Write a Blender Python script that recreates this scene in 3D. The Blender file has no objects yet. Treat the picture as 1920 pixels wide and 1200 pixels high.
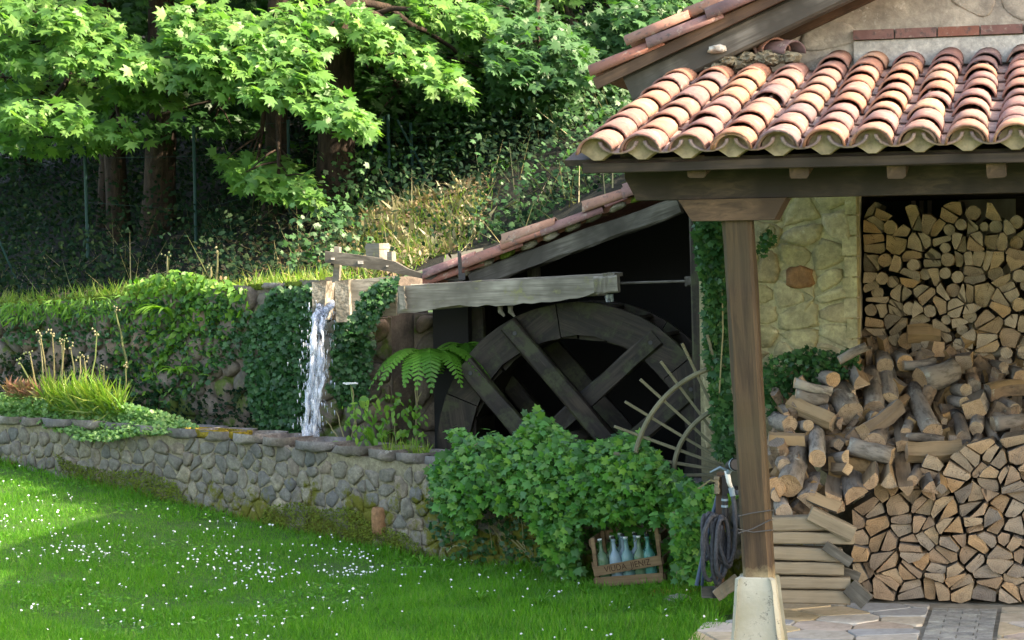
import bpy, math, random
import numpy as np
from mathutils import Vector, Matrix, noise as mnoise

random.seed(7); np.random.seed(7)
C = bpy.context.scene.collection
SC = bpy.context.scene
R = math.radians

# ------------------------------------------------------------------ camera
F = 4100.0
CAM = Vector((0, 0, 2.1))
PITCH = math.atan(120 / F); ROLL = R(0.9)
cam = bpy.data.cameras.new('camera'); camo = bpy.data.objects.new('camera', cam); C.objects.link(camo)
CM = Matrix.Rotation(R(90) - PITCH, 3, 'X') @ Matrix.Rotation(-ROLL, 3, 'Z')
camo.matrix_world = Matrix.Translation(CAM) @ CM.to_4x4()
cam.sensor_width = 36; cam.lens = 36 * F / 1920; cam.clip_start = .1; cam.clip_end = 500
SC.camera = camo

# ------------------------------------------------------------------ light
SUN_EL = R(36); SUN_AZ = R(-9)          # from the right, slightly towards the camera
sdir = Vector((math.cos(SUN_EL) * math.cos(SUN_AZ), math.cos(SUN_EL) * math.sin(SUN_AZ), math.sin(SUN_EL)))
w = bpy.data.worlds.new('World'); SC.world = w; w.use_nodes = True
nt = w.node_tree; nt.nodes.clear()
sky = nt.nodes.new('ShaderNodeTexSky'); sky.sky_type = 'NISHITA'; sky.sun_disc = False
sky.dust_density = 3.0; sky.sun_elevation = SUN_EL; sky.sun_rotation = math.atan2(sdir.x, sdir.y)
bg = nt.nodes.new('ShaderNodeBackground'); bg.inputs[1].default_value = .15
wo = nt.nodes.new('ShaderNodeOutputWorld')
nt.links.new(sky.outputs[0], bg.inputs[0]); nt.links.new(bg.outputs[0], wo.inputs[0])
sun = bpy.data.lights.new('sun', 'SUN'); sun.energy = 2.45; sun.angle = R(.55); sun.color = (1, .94, .84)
suno = bpy.data.objects.new('sun', sun); C.objects.link(suno)
suno.rotation_euler = sdir.to_track_quat('Z', 'Y').to_euler()
SC.view_settings.view_transform = 'Standard'; SC.view_settings.look = 'None'
SC.view_settings.exposure = 2.6
SC.view_settings.use_white_balance = True; SC.view_settings.white_balance_temperature = 7900; SC.view_settings.white_balance_tint = 12; SC.view_settings.gamma = 1; SC.view_settings.use_curve_mapping = False

# ------------------------------------------------------------------ coordinates
def ray(px, py):
    return CM @ Vector(((px - 960) / F, (600 - py) / F, -1))
def P(px, py, D):
    r = ray(px, py); return CAM + r * (D / r.y)
def G(px, py, z=0.0):
    r = ray(px, py); return CAM + r * ((z - CAM.z) / r.z)
O = Vector((1.276, 11.25, 0)); HA = R(14.1)
EX = Vector((math.cos(HA), -math.sin(HA), 0)); EY = Vector((math.sin(HA), math.cos(HA), 0)); EZ = Vector((0, 0, 1))
def H(u, v, z=0.0): return O + EX * u + EY * v + EZ * z
def HV(px, py, v):                       # pixel ray against the plane v = const of the house
    r = ray(px, py); t = (v - (CAM - O).dot(EY)) / r.dot(EY); return CAM + r * t
def UV(p): d = p - O; return d.dot(EX), d.dot(EY), p.z

# ------------------------------------------------------------------ scene graph
W = {}
def attach(o, parent, mw):
    C.objects.link(o) if o.name not in C.objects else None
    if parent is not None:
        o.parent = parent; o.matrix_parent_inverse = W[parent.name].inverted()
    o.matrix_basis = mw; W[o.name] = mw.copy()
    return o
def thing(name, label, cat, loc, group=None):
    o = bpy.data.objects.new(name, None); o.empty_display_size = .1
    o['label'] = label; o['category'] = cat
    if group: o['group'] = group
    return attach(o, None, Matrix.Translation(loc))
def tag(o, label=None, cat=None, group=None, kind=None):
    if label: o['label'] = label
    if cat: o['category'] = cat
    if group: o['group'] = group
    if kind: o['kind'] = kind
    return o
def inst(name, me, parent, mw): return attach(bpy.data.objects.new(name, me), parent, mw)

class MB:
    def __init__(s): s.v = []; s.f = []; s.m = []
    def add(s, vs, fs, m=0):
        b = len(s.v); s.v += [tuple(p) for p in vs]; s.f += [tuple(i + b for i in q) for q in fs]
        s.m += ([m] * len(fs) if isinstance(m, int) else list(m)); return s
    def prism(s, poly, d, m=0):          # poly: list of 3D points (ring), d: extrusion vector
        n = len(poly); d = Vector(d); a = [Vector(p) for p in poly]
        s.add(a + [p + d for p in a], [tuple(range(n))[::-1], tuple(range(n, 2 * n))] +
              [(i, (i + 1) % n, n + (i + 1) % n, n + i) for i in range(n)], m); return s
    def box(s, c, sx, sy, sz, ax=None, ay=None, az=None, m=0):
        ax = ax or Vector((1, 0, 0)); ay = ay or Vector((0, 1, 0)); az = az or Vector((0, 0, 1)); c = Vector(c)
        a, b, e = ax * sx / 2, ay * sy / 2, az * sz / 2
        return s.prism([c - a - b - e, c + a - b - e, c + a + b - e, c - a + b - e], e * 2, m)
    def tube(s, pts, rad, n=8, m=0, cap=True):
        pts = [Vector(p) for p in pts]; k = len(pts)
        if not hasattr(rad, '__len__'): rad = [rad] * k
        t = (pts[1] - pts[0]).normalized(); side = t.orthogonal().normalized(); vs = []
        for i in range(k):
            t = (pts[min(i + 1, k - 1)] - pts[max(i - 1, 0)]).normalized()
            side = (side - t * side.dot(t)).normalized(); up = t.cross(side)
            vs += [pts[i] + (side * math.cos(6.2832 * j / n) + up * math.sin(6.2832 * j / n)) * rad[i] for j in range(n)]
        fs = [(i * n + j, i * n + (j + 1) % n, (i + 1) * n + (j + 1) % n, (i + 1) * n + j) for i in range(k - 1) for j in range(n)]
        if cap: fs += [tuple(range(n))[::-1], tuple(range((k - 1) * n, k * n))]
        s.add(vs, fs, m); return s
    def mesh(s, name, mats, smooth=False):
        me = bpy.data.meshes.new(name); me.from_pydata(s.v, [], s.f)
        for x in (mats if isinstance(mats, (list, tuple)) else [mats]): me.materials.append(x)
        me.polygons.foreach_set('material_index', s.m)
        if smooth: me.polygons.foreach_set('use_smooth', [True] * len(s.f))
        me.update(); return me
    def build(s, name, mats, parent=None, mw=None, smooth=False):
        return inst(name, s.mesh(name, mats, smooth), parent, mw or Matrix())

def nz(p, sc=1.0, seed=0.0): return mnoise.noise(Vector(p) * sc + Vector((seed, seed * 1.7, seed * .3)))

def frame(x, y, z, o):
    m = Matrix((x, y, z)).transposed().to_4x4(); m.translation = o; return m
def beam(name, p0, p1, w, h, mat, parent=None, up=EZ, jit=.004, seg=8, w1=None, h1=None, ch=0.0, label=None):
    """timber along local X, a box cut in rings whose corners wander; grain follows local X"""
    p0 = Vector(p0); p1 = Vector(p1); L = (p1 - p0).length; x = (p1 - p0).normalized()
    y = Vector(up).cross(x).normalized(); z = x.cross(y)
    w1 = w1 or w; h1 = h1 or h; vs = []; fs = []; c = .12 * min(w, h)
    for i in range(seg + 1):
        t = i / seg; ww = (w + (w1 - w) * t) / 2; hh = (h + (h1 - h) * t) / 2
        ring = [(-ww + c, -hh), (ww - c, -hh), (ww, -hh + c), (ww, hh - c), (ww - c, hh), (-ww + c, hh), (-ww, hh - c), (-ww, -hh + c)]
        for k, (a, b) in enumerate(ring):
            lx = L * t
            if ch and i in (0, seg) and b < 0: lx += (ch if i == 0 else -ch)
            vs.append((lx, a + random.uniform(-jit, jit), b + random.uniform(-jit, jit)))
    for i in range(seg):
        for k in range(8): fs.append((i * 8 + k, i * 8 + (k + 1) % 8, i * 8 + 8 + (k + 1) % 8, i * 8 + 8 + k)[::-1])
    fs += [tuple(range(8)), tuple(range(seg * 8, seg * 8 + 8))[::-1]]
    o = MB().add(vs, fs).build(name, mat, parent, frame(x, y, z, p0))
    if label: o['label'] = label
    return o

# ------------------------------------------------------------------ scatter of leaf shaped faces
def big_mesh(name, V, T, mat, rnd=None):
    me = bpy.data.meshes.new(name); n, t = len(V), len(T)
    me.vertices.add(n); me.vertices.foreach_set('co', np.asarray(V, np.float32).ravel())
    me.loops.add(t * 3); me.loops.foreach_set('vertex_index', np.asarray(T, np.int32).ravel())
    me.polygons.add(t); me.polygons.foreach_set('loop_start', np.arange(0, t * 3, 3, dtype=np.int32))
    me.polygons.foreach_set('loop_total', np.full(t, 3, np.int32))
    if rnd is not None:
        a = me.attributes.new('rnd', 'FLOAT', 'FACE'); a.data.foreach_set('value', np.asarray(rnd, np.float32))
    for x in (mat if isinstance(mat, (list, tuple)) else [mat]): me.materials.append(x)
    me.update(calc_edges=True); return me
def norm(a): return a / (np.linalg.norm(a, axis=1, keepdims=True) + 1e-9)
def bases(nrm, tip):
    n = norm(np.asarray(nrm, float)); t = np.asarray(tip, float); t = norm(t - (t * n).sum(1, keepdims=True) * n); return np.cross(t, n), t, n
def leaves_mesh(name, pos, nrm, tip, size, tpl, mat):
    tv, tf = tpl; tv = np.asarray(tv, float); tf = np.asarray(tf, int)
    s, t, n = bases(nrm, tip); N = len(pos); k = len(tv); size = np.asarray(size, float)[:, None, None]
    V = pos[:, None, :] + size * (tv[None, :, 0:1] * s[:, None] + tv[None, :, 1:2] * t[:, None] + tv[None, :, 2:3] * n[:, None])
    T = tf[None] + (np.arange(N) * k)[:, None, None]
    return big_mesh(name, V.reshape(-1, 3), T.reshape(-1, 3), mat, np.repeat(np.random.rand(N), len(tf)))
def fan(pts, c, cup=.12):
    v = [(c[0], c[1], 0)] + [(x, y, -cup * ((x - c[0]) ** 2 + (y - c[1]) ** 2) * 2) for x, y in pts]
    n = len(pts); return v, [(0, 1 + (i + 1) % n, 1 + i) for i in range(n)]
def radial(lst, c=(0, .42)):
    right = [(c[0] + r * math.sin(R(a)), c[1] + r * math.cos(R(a))) for a, r in lst]
    left = [(-x, y) for x, y in right[::-1] if abs(x) > 1e-6]
    return fan(right + left, c)
MAPLE = radial([(0, .62), (15, .33), (26, .37), (33, .25), (48, .60), (66, .44), (74, .27), (98, .50), (118, .33), (150, .25), (180, .34)])
IVY = radial([(0, .58), (28, .30), (58, .52), (88, .33), (122, .46), (165, .30)])
OVAL = ([(0, 0, 0), (.22, .3, .02), (.2, .65, .0), (0, 1, -.1), (-.2, .65, 0), (-.22, .3, .02)], [(0, 1, 5), (1, 2, 5), (2, 4, 5), (2, 3, 4)])
NARROW = ([(0, 0, 0), (.09, .4, .04), (0, 1, -.12), (-.09, .4, .04)], [(0, 1, 3), (1, 2, 3)])
BLADE = ([(-.035, 0, 0), (.035, 0, 0), (-.025, .5, .05), (.025, .5, .05), (0, 1, .26)], [(0, 1, 3), (0, 3, 2), (2, 3, 4)])
def rv(n, s=1.0): return np.random.randn(n, 3) * s
def tpl_mesh(name, tpl, mat): return big_mesh(name, tpl[0], tpl[1], mat, np.zeros(len(tpl[1])))
def leaf_objects(me, parent, pos, nrm, tip, size, name='leaf'):
    s, t, n = bases(nrm, tip)
    for i in range(len(pos)):
        m = Matrix(((s[i][0], t[i][0], n[i][0]), (s[i][1], t[i][1], n[i][1]), (s[i][2], t[i][2], n[i][2]))).to_4x4() @ Matrix.Scale(float(size[i]), 4)
        m.translation = Vector(pos[i]); inst(name, me, parent, m)
def foliage(parent, pos, nrm, tip, size, tpl, mat, tplme=None, nobj=0, name='foliage'):
    """the leaves that show largest (nearest the camera) as leaf parts, the rest joined"""
    pos, nrm, tip, size = map(lambda a: np.asarray(a, float), (pos, nrm, tip, size))
    if nobj:
        d = np.linalg.norm(pos - np.array(CAM), axis=1) / size
        o = np.argsort(d); a, b = o[:nobj], o[nobj:]
        leaf_objects(tplme, parent, pos[a], nrm[a], tip[a], size[a]); pos, nrm, tip, size = pos[b], nrm[b], tip[b], size[b]
    if len(pos):
        o = inst(name, leaves_mesh(name, pos, nrm, tip, size, tpl, mat), parent, Matrix())
        o['kind'] = 'stuff'
        return o
def Ppx(px, py, D):                      # vectorised P
    r = np.stack([(px - 960) / F, (600 - py) / F, -np.ones_like(px)], 1) @ np.array(CM).T
    return np.array(CAM) + r * (D / r[:, 1])[:, None]
def inpoly(px, py, poly):
    c = np.zeros(len(px), bool); n = len(poly)
    for i in range(n):
        x0, y0 = poly[i]; x1, y1 = poly[i - 1]
        c ^= ((y0 > py) != (y1 > py)) & (px < (x1 - x0) * (py - y0) / (y1 - y0 + 1e-9) + x0)
    return c
def polyscatter(poly, n):
    xs = [p[0] for p in poly]; ys = [p[1] for p in poly]; X = []; Y = []; tot = 0
    while tot < n:
        a = np.random.uniform(min(xs), max(xs), n * 2); b = np.random.uniform(min(ys), max(ys), n * 2)
        k = inpoly(a, b, poly); X.append(a[k]); Y.append(b[k]); tot += k.sum()
    return np.concatenate(X)[:n], np.concatenate(Y)[:n]

# ------------------------------------------------------------------ voronoi pieces
def clip(poly, a, b, c):                 # keep a*x+b*y<=c
    out = []
    for i in range(len(poly)):
        p, q = poly[i], poly[(i + 1) % len(poly)]; dp = a * p[0] + b * p[1] - c; dq = a * q[0] + b * q[1] - c
        if dp <= 0: out.append(p)
        if dp * dq < 0: t = dp / (dp - dq); out.append((p[0] + t * (q[0] - p[0]), p[1] + t * (q[1] - p[1])))
    return out
def voronoi(pts, x0, y0, x1, y1, rad):
    cells = []
    for i, p in enumerate(pts):
        poly = [(x0, y0), (x1, y0), (x1, y1), (x0, y1)]
        for j, q in enumerate(pts):
            if j != i and abs(q[0] - p[0]) < rad and abs(q[1] - p[1]) < rad:
                a, b = q[0] - p[0], q[1] - p[1]; poly = clip(poly, a, b, a * (p[0] + q[0]) / 2 + b * (p[1] + q[1]) / 2)
                if len(poly) < 3: break
        cells.append(poly)
    return cells
def area(p): return .5 * sum(p[i - 1][0] * p[i][1] - p[i][0] * p[i - 1][1] for i in range(len(p)))
def cent(p): return sum(a for a, b in p) / len(p), sum(b for a, b in p) / len(p)
def shrink(p, d):
    """inset every edge by d"""
    q = list(p); n = len(p)
    for i in range(n):
        (ax, ay), (bx, by) = p[i], p[(i + 1) % n]; L = math.hypot(bx - ax, by - ay)
        if L < 1e-6: continue
        nx, ny = (by - ay) / L, -(bx - ax) / L
        q = clip(q, nx, ny, nx * ax + ny * ay - d)
        if len(q) < 3: return []
    return q
def chaikin(p, k=1, f=.25):
    for _ in range(k):
        n = len(p); o = []
        for i in range(n):
            a, b = p[i], p[(i + 1) % n]
            o += [(a[0] + f * (b[0] - a[0]), a[1] + f * (b[1] - a[1])), (b[0] - f * (b[0] - a[0]), b[1] - f * (b[1] - a[1]))]
        p = o
    return p
def grid_pts(x0, y0, x1, y1, cx, cy, jit=.33):
    pts = []; r = 0; y = y0 + cy / 2
    while y < y1 + cy * .3:
        x = x0 + (cx * .5 if r % 2 else 0) + random.uniform(0, cx * .4)
        while x < x1 + cx * .3:
            pts.append((x + random.uniform(-jit, jit) * cx, y + random.uniform(-jit, jit) * cy)); x += cx * random.uniform(.75, 1.3)
        y += cy; r += 1
    return pts
def pillow(poly, depth, back=.02, bulge=.7, rough=.1):
    """rounded stone: local x,y in the face plane, z outward"""
    c = cent(poly); n = len(poly); vs = []; fs = []
    r = max(math.hypot(x - c[0], y - c[1]) for x, y in poly)
    for sc, z in ((1.0, -back), (1.0, depth * .35), (.86, depth * .8), (.5, depth)):
        for (x, y) in poly:
            j = 1 + random.uniform(-rough, rough) * .5
            vs.append(((x - c[0]) * sc * j, (y - c[1]) * sc * j, z + random.uniform(-.25, .25) * depth * rough * 3 * (z > 0)))
    vs.append((0, 0, depth * (1 + random.uniform(-.2, .15))))
    for k in range(3):
        for i in range(n): fs.append((k * n + i, k * n + (i + 1) % n, (k + 1) * n + (i + 1) % n, (k + 1) * n + i))
    for i in range(n): fs.append((3 * n + i, 3 * n + (i + 1) % n, 4 * n))
    return vs, fs, c
def stones_on(parent, org, ax, ay, x0, y0, x1, y1, cx, cy, mat, depth=.03, gap=.008, keep=None, smooth=True, name='stone', cap=300, ch=2, rough=.1):
    """stones laid on a plane: org + ax*x + ay*y ; outward = ax x ay"""
    az = ax.cross(ay); pts = grid_pts(x0, y0, x1, y1, cx, cy); cells = voronoi(pts, x0, y0, x1, y1, 3 * max(cx, cy)); k = 0; rest = MB(); res = []
    for poly in cells:
        if len(poly) < 3: continue
        poly = shrink(poly, gap * random.uniform(.6, 1.6))
        if len(poly) < 3 or abs(area(poly)) < .12 * cx * cy: continue
        if keep and not keep(*cent(poly)): continue
        res.append(chaikin(poly, ch))
    res.sort(key=lambda p: -abs(area(p)) / ((org + ax * cent(p)[0] - CAM).length ** 2))
    for poly in res:
        vs, fs, c = pillow(poly, depth * random.uniform(.5, 1.5), rough=rough); fm = frame(ax, ay, az, org + ax * c[0] + ay * c[1])
        if k < cap: MB().add(vs, fs).build(name, mat, parent, fm, smooth)
        else: rest.add([fm @ Vector(v) for v in vs], fs)
        k += 1
    if rest.v: rest.build('small_stones', mat, parent, smooth=smooth)['kind'] = 'stuff'

# ------------------------------------------------------------------ materials
class NT:
    def __init__(s, name):
        s.m = bpy.data.materials.new(name); s.m.use_nodes = True; s.t = s.m.node_tree; s.t.nodes.clear()
        s.out = s.n('OutputMaterial'); s.b = s.n('BsdfPrincipled'); s.l(s.b.outputs[0], s.out.inputs[0])
        s.co = s.n('TexCoord').outputs['Object']
    def n(s, t, **k):
        x = s.t.nodes.new('ShaderNode' + t)
        for a, b in k.items(): setattr(x, a, b)
        return x
    def l(s, a, b): s.t.links.new(a, b)
    def noise(s, sc, det=4, rough=.55, vec=None, out=0, stretch=None, dist=0):
        x = s.n('TexNoise'); x.inputs['Scale'].default_value = sc; x.inputs['Detail'].default_value = det; x.inputs['Roughness'].default_value = rough
        x.inputs['Distortion'].default_value = dist
        v = vec or s.co
        if stretch:
            mp = s.n('Mapping'); mp.inputs['Scale'].default_value = stretch; s.l(v, mp.inputs[0]); v = mp.outputs[0]
        s.l(v, x.inputs['Vector']); return x.outputs[out]
    def ramp(s, fac, stops, inter='LINEAR'):
        x = s.n('ValToRGB'); x.color_ramp.interpolation = inter; e = x.color_ramp.elements
        while len(e) > 1: e.remove(e[-1])
        e[0].position = stops[0][0]; e[0].color = (*stops[0][1], 1)
        for p, c in stops[1:]: q = e.new(p); q.color = (*c, 1)
        if fac is not None: s.l(fac, x.inputs[0])
        return x.outputs[0]
    def mix(s, fac, a, b, mode='MIX'):
        x = s.n('Mix', data_type='RGBA', blend_type=mode)
        if isinstance(fac, (int, float)): x.inputs[0].default_value = fac
        else: s.l(fac, x.inputs[0])
        for v, i in ((a, 6), (b, 7)):
            if isinstance(v, tuple): x.inputs[i].default_value = (*v, 1)
            else: s.l(v, x.inputs[i])
        return x.outputs[2]
    def math(s, op, a, b=0.0, cl=False):
        x = s.n('Math', operation=op, use_clamp=cl)
        for v, i in ((a, 0), (b, 1)):
            if isinstance(v, (int, float)): x.inputs[i].default_value = v
            else: s.l(v, x.inputs[i])
        return x.outputs[0]
    def rnd(s): return s.n('ObjectInfo').outputs['Random']
    def shade(s, col, rough=.8, bump=None, bs=.3, bd=.01, spec=.3):
        if isinstance(col, tuple): s.b.inputs['Base Color'].default_value = (*col, 1)
        else: s.l(col, s.b.inputs['Base Color'])
        if isinstance(rough, (int, float)): s.b.inputs['Roughness'].default_value = rough
        else: s.l(rough, s.b.inputs['Roughness'])
        s.b.inputs['Specular IOR Level'].default_value = spec
        if bump is not None:
            x = s.n('Bump'); x.inputs['Strength'].default_value = bs; x.inputs['Distance'].default_value = bd; s.l(bump, x.inputs['Height']); s.l(x.outputs[0], s.b.inputs['Normal'])
        return s.m
def k(c, f): return tuple(min(1, x * f) for x in c)
def wood(name, a, b, moss=None, mossamt=.5, rough=.8, grain=30, sc=(.06, 1, 1), rv_=.0, bs=.5):
    n = NT(name); g = n.noise(grain, 6, .65, stretch=sc, dist=.6); big = n.noise(3, 3)
    big = n.math('ADD', big, n.math('MULTIPLY', n.rnd(), rv_))
    col = n.ramp(g, [(.3, k(a, .45)), (.45, a), (.62, b)])
    col = n.mix(n.ramp(big, [(.38, (0, 0, 0)), (.62, (1, 1, 1))]), col, k(a, .55), 'MIX') if rv_ == 0 else n.mix(n.ramp(big, [(.35, (0, 0, 0)), (1.1, (1, 1, 1))]), col, k(b, 1.3))
    if moss:
        m = n.ramp(n.noise(6, 5, .7), [(mossamt, (0, 0, 0)), (mossamt + .12, (1, 1, 1))]); col = n.mix(m, col, moss)
    return n.shade(col, rough, g, bs, .006)
def leafmat(name, cols, trans=.35, rough=.45, spec=.35, tint=(1.25, 1.5, .5)):
    n = NT(name); at = n.n('Attribute', attribute_name='rnd').outputs['Fac']
    r = n.math('FRACT', n.math('ADD', at, n.rnd()))
    m = len(cols); col = n.ramp(r, [(i / (m - 1), c) for i, c in enumerate(cols)])
    geo = n.n('NewGeometry'); big = n.noise(1.3, 3, vec=geo.outputs['Position'])
    col = n.mix(n.ramp(big, [(.35, (.0, .0, .0)), (.65, (.5, .5, .5))]), col, n.mix(1.0, col, (.6, .72, .7), 'MULTIPLY'))
    n.shade(col, rough, spec=spec)
    t = n.n('BsdfTranslucent'); n.l(n.mix(1.0, col, tint, 'MULTIPLY'), t.inputs[0])
    ms = n.n('MixShader'); ms.inputs[0].default_value = trans; n.l(n.b.outputs[0], ms.inputs[1]); n.l(t.outputs[0], ms.inputs[2]); n.l(ms.outputs[0], n.out.inputs[0])
    return n.m
def stone(name, cols, moss=None, mossfrom=.55, lichen=None, rough=.85, sc=14, world=True, bs=.7):
    n = NT(name); pos = n.n('NewGeometry').outputs['Position']
    g = n.noise(sc, 8, .7, vec=pos); f = n.noise(sc * 5, 4, .7, vec=pos)
    base = n.ramp(n.rnd(), [(i / (len(cols) - 1), c) for i, c in enumerate(cols)])
    col = n.mix(n.ramp(g, [(.35, (.0, .0, .0)), (.7, (1, 1, 1))]), n.mix(1.0, base, (.55, .55, .55), 'MULTIPLY'), n.mix(1.0, base, (1.35, 1.35, 1.3), 'MULTIPLY'))
    col = n.mix(n.ramp(f, [(.35, (.45, .45, .45)), (.6, (0, 0, 0))]), col, k(cols[0], .4))
    if lichen: col = n.mix(n.ramp(n.noise(9, 6, .75, vec=pos), [(.6, (0, 0, 0)), (.68, (1, 1, 1))]), col, lichen)
    if moss:
        sep = n.n('SeparateXYZ'); n.l(pos, sep.inputs[0])
        mm = n.noise(2.2, 6, .75, vec=pos); 
        h = n.math('SUBTRACT', mm, n.math('MULTIPLY', sep.outputs[2], mossfrom))
        col = n.mix(n.ramp(h, [(.40, (0, 0, 0)), (.46, (1, 1, 1))]), col, n.mix(f, k(moss, .4), k(moss, 1.6)))
    return n.shade(col, rough, n.math('ADD', g, n.math('MULTIPLY', f, .4)), bs, .012, .25)

M = {}
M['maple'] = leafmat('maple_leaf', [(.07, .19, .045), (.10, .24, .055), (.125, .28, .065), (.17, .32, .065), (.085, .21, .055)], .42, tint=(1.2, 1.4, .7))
M['maple_shade'] = leafmat('maple_leaf_shade_tone', [(.03, .10, .025), (.045, .14, .03), (.04, .12, .035), (.06, .16, .04)], .35)  # darker copy of the maple green: crown shade put into the leaf colour
M['tree_leaf'] = leafmat('tree_leaf', [(.035, .11, .03), (.06, .16, .05), (.08, .18, .07), (.05, .14, .035)], .35)
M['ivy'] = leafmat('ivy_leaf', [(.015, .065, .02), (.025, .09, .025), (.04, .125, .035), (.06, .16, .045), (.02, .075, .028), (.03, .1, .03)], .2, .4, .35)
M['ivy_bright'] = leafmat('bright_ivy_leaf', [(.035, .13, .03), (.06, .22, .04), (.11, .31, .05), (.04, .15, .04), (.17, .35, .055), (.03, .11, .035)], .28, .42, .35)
M['under'] = leafmat('undergrowth_leaf_shade_tone', [(.004, .018, .010), (.008, .028, .014), (.014, .038, .015), (.03, .05, .02), (.01, .032, .014)], .2, .7, .08)  # near-black greens: the shade under the canopy is in the leaf colour
M['pale'] = leafmat('pale_leaf', [(.10, .22, .06), (.15, .3, .09), (.08, .2, .06), (.2, .36, .12), (.28, .4, .16)], .35)
M['weed'] = leafmat('weed_leaf', [(.07, .2, .03), (.12, .28, .04), (.2, .36, .055), (.08, .2, .04)], .42)
M['fern'] = leafmat('fern_frond', [(.06, .2, .02), (.1, .28, .03), (.13, .33, .04)], .4)
M['grass'] = leafmat('grass_blade', [(.045, .19, .014), (.065, .235, .018), (.09, .28, .022), (.13, .32, .028), (.05, .21, .016), (.17, .26, .07)], .38, .5, .2)
M['grass_dry'] = leafmat('dry_grass', [(.2, .28, .05), (.13, .28, .04), (.3, .32, .09), (.11, .26, .03)], .35)
M['straw'] = leafmat('straw', [(.27, .24, .11), (.2, .17, .08), (.36, .32, .17), (.12, .12, .05), (.17, .22, .07)], .25, tint=(1.1, 1.05, .8))
M['litter'] = leafmat('dry_leaf', [(.36, .25, .15), (.27, .17, .09), (.42, .31, .19), (.17, .16, .07), (.36, .22, .12), (.12, .18, .05), (.2, .12, .07)], .2, tint=(1.2, 1, .7))
M['petal'] = leafmat('white_petal', [(.75, .75, .78), (.85, .85, .83), (.8, .76, .8)], .15, tint=(1, 1, 1))
M['red'] = leafmat('reddish_leaf', [(.24, .11, .07), (.28, .16, .09), (.14, .16, .05)], .3, tint=(1.2, 1, .8))
def soil():
    n = NT('soil'); g = n.noise(6, 8, .7); return n.shade(n.ramp(g, [(.3, (.004, .006, .004)), (.55, (.01, .011, .007)), (.75, (.025, .02, .012))]), .95, g, .8, .04)
M['soil'] = soil()
def lawnm():
    n = NT('lawn_soil'); g = n.noise(5, 8, .7); return n.shade(n.ramp(g, [(.3, (.02, .05, .008)), (.6, (.035, .09, .012)), (.8, (.05, .07, .02))]), .95, g, .8, .03)
M['lawn'] = lawnm()
M['bark'] = (lambda n: n.shade(n.ramp(n.noise(18, 7, .7, stretch=(1, 1, .25)), [(.3, (.012, .008, .006)), (.5, (.038, .025, .017)), (.7, (.075, .05, .033))]), .9, n.noise(18, 7, .7, stretch=(1, 1, .25)), .9, .03))(NT('tree_bark'))
M['stem'] = NT('green_stem').shade((.12, .2, .05), .6)
M['drystem'] = NT('dry_stem').shade((.22, .2, .1), .8)
M['wall_stone'] = stone('grey_wall_stone', [(.16, .15, .13), (.22, .20, .155), (.13, .13, .13), (.27, .24, .18), (.18, .17, .15), (.25, .2, .15), (.12, .125, .12), (.3, .26, .18)], moss=(.10, .10, .012), mossfrom=.3, lichen=None, sc=12)
M['cap_stone'] = stone('cap_stone', [(.2, .18, .17), (.26, .22, .2), (.17, .16, .17), (.3, .27, .25)], lichen=(.42, .4, .38), sc=10)
M['mortar'] = stone('lime_mortar', [(.26, .23, .16), (.26, .23, .16)], moss=(.10, .10, .012), mossfrom=.3, sc=20)
M['leat_stone'] = stone('leat_wall_stone', [(.15, .13, .11), (.2, .16, .13), (.12, .11, .09), (.24, .17, .12)], moss=(.07, .1, .02), mossfrom=.12, sc=8)
M['yellow'] = stone('yellow_limestone', [(.40, .36, .20), (.46, .41, .25), (.38, .34, .19), (.44, .38, .24), (.36, .29, .17)], lichen=(.5, .46, .3), sc=7, bs=1.0)
M['yellow_mortar'] = stone('yellow_mortar', [(.41, .38, .23), (.41, .38, .23)], sc=9, bs=1.0)
M['rust_stone'] = stone('rusty_stone', [(.26, .13, .06), (.3, .16, .08)], sc=10)
M['render'] = stone('weathered_render', [(.47, .41, .34), (.47, .41, .34)], lichen=(.66, .6, .52), sc=4, bs=1.0)
M['lightmortar'] = stone('white_mortar', [(.6, .56, .5), (.6, .56, .5)], sc=8)
M['moss'] = (lambda n: n.shade(n.ramp(n.noise(25, 6, .7), [(.35, (.1, .09, .01)), (.6, (.38, .26, .03)), (.75, (.5, .35, .06))]), .95, n.noise(60, 4), 1, .02))(NT('golden_moss'))
M['greenmoss'] = (lambda n: n.shade(n.ramp(n.noise(25, 6, .7), [(.35, (.05, .07, .01)), (.6, (.14, .2, .02)), (.75, (.3, .34, .05))]), .95, n.noise(60, 4), 1, .02))(NT('green_moss'))
M['flume'] = wood('weathered_grey_plank', (.26, .235, .185), (.42, .385, .31), moss=(.26, .25, .12), mossamt=.58)
M['wheel'] = wood('dark_wet_timber', (.02, .015, .011), (.052, .038, .026), moss=(.038, .042, .018), mossamt=.5, rough=.55)
M['rafter'] = wood('grey_brown_timber', (.11, .1, .08), (.2, .185, .155), moss=None)
M['porch'] = wood('dark_brown_timber', (.045, .03, .022), (.085, .055, .04), rough=.65)
M['corbel'] = wood('brown_timber', (.11, .065, .04), (.17, .10, .06), rough=.7)
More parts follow.
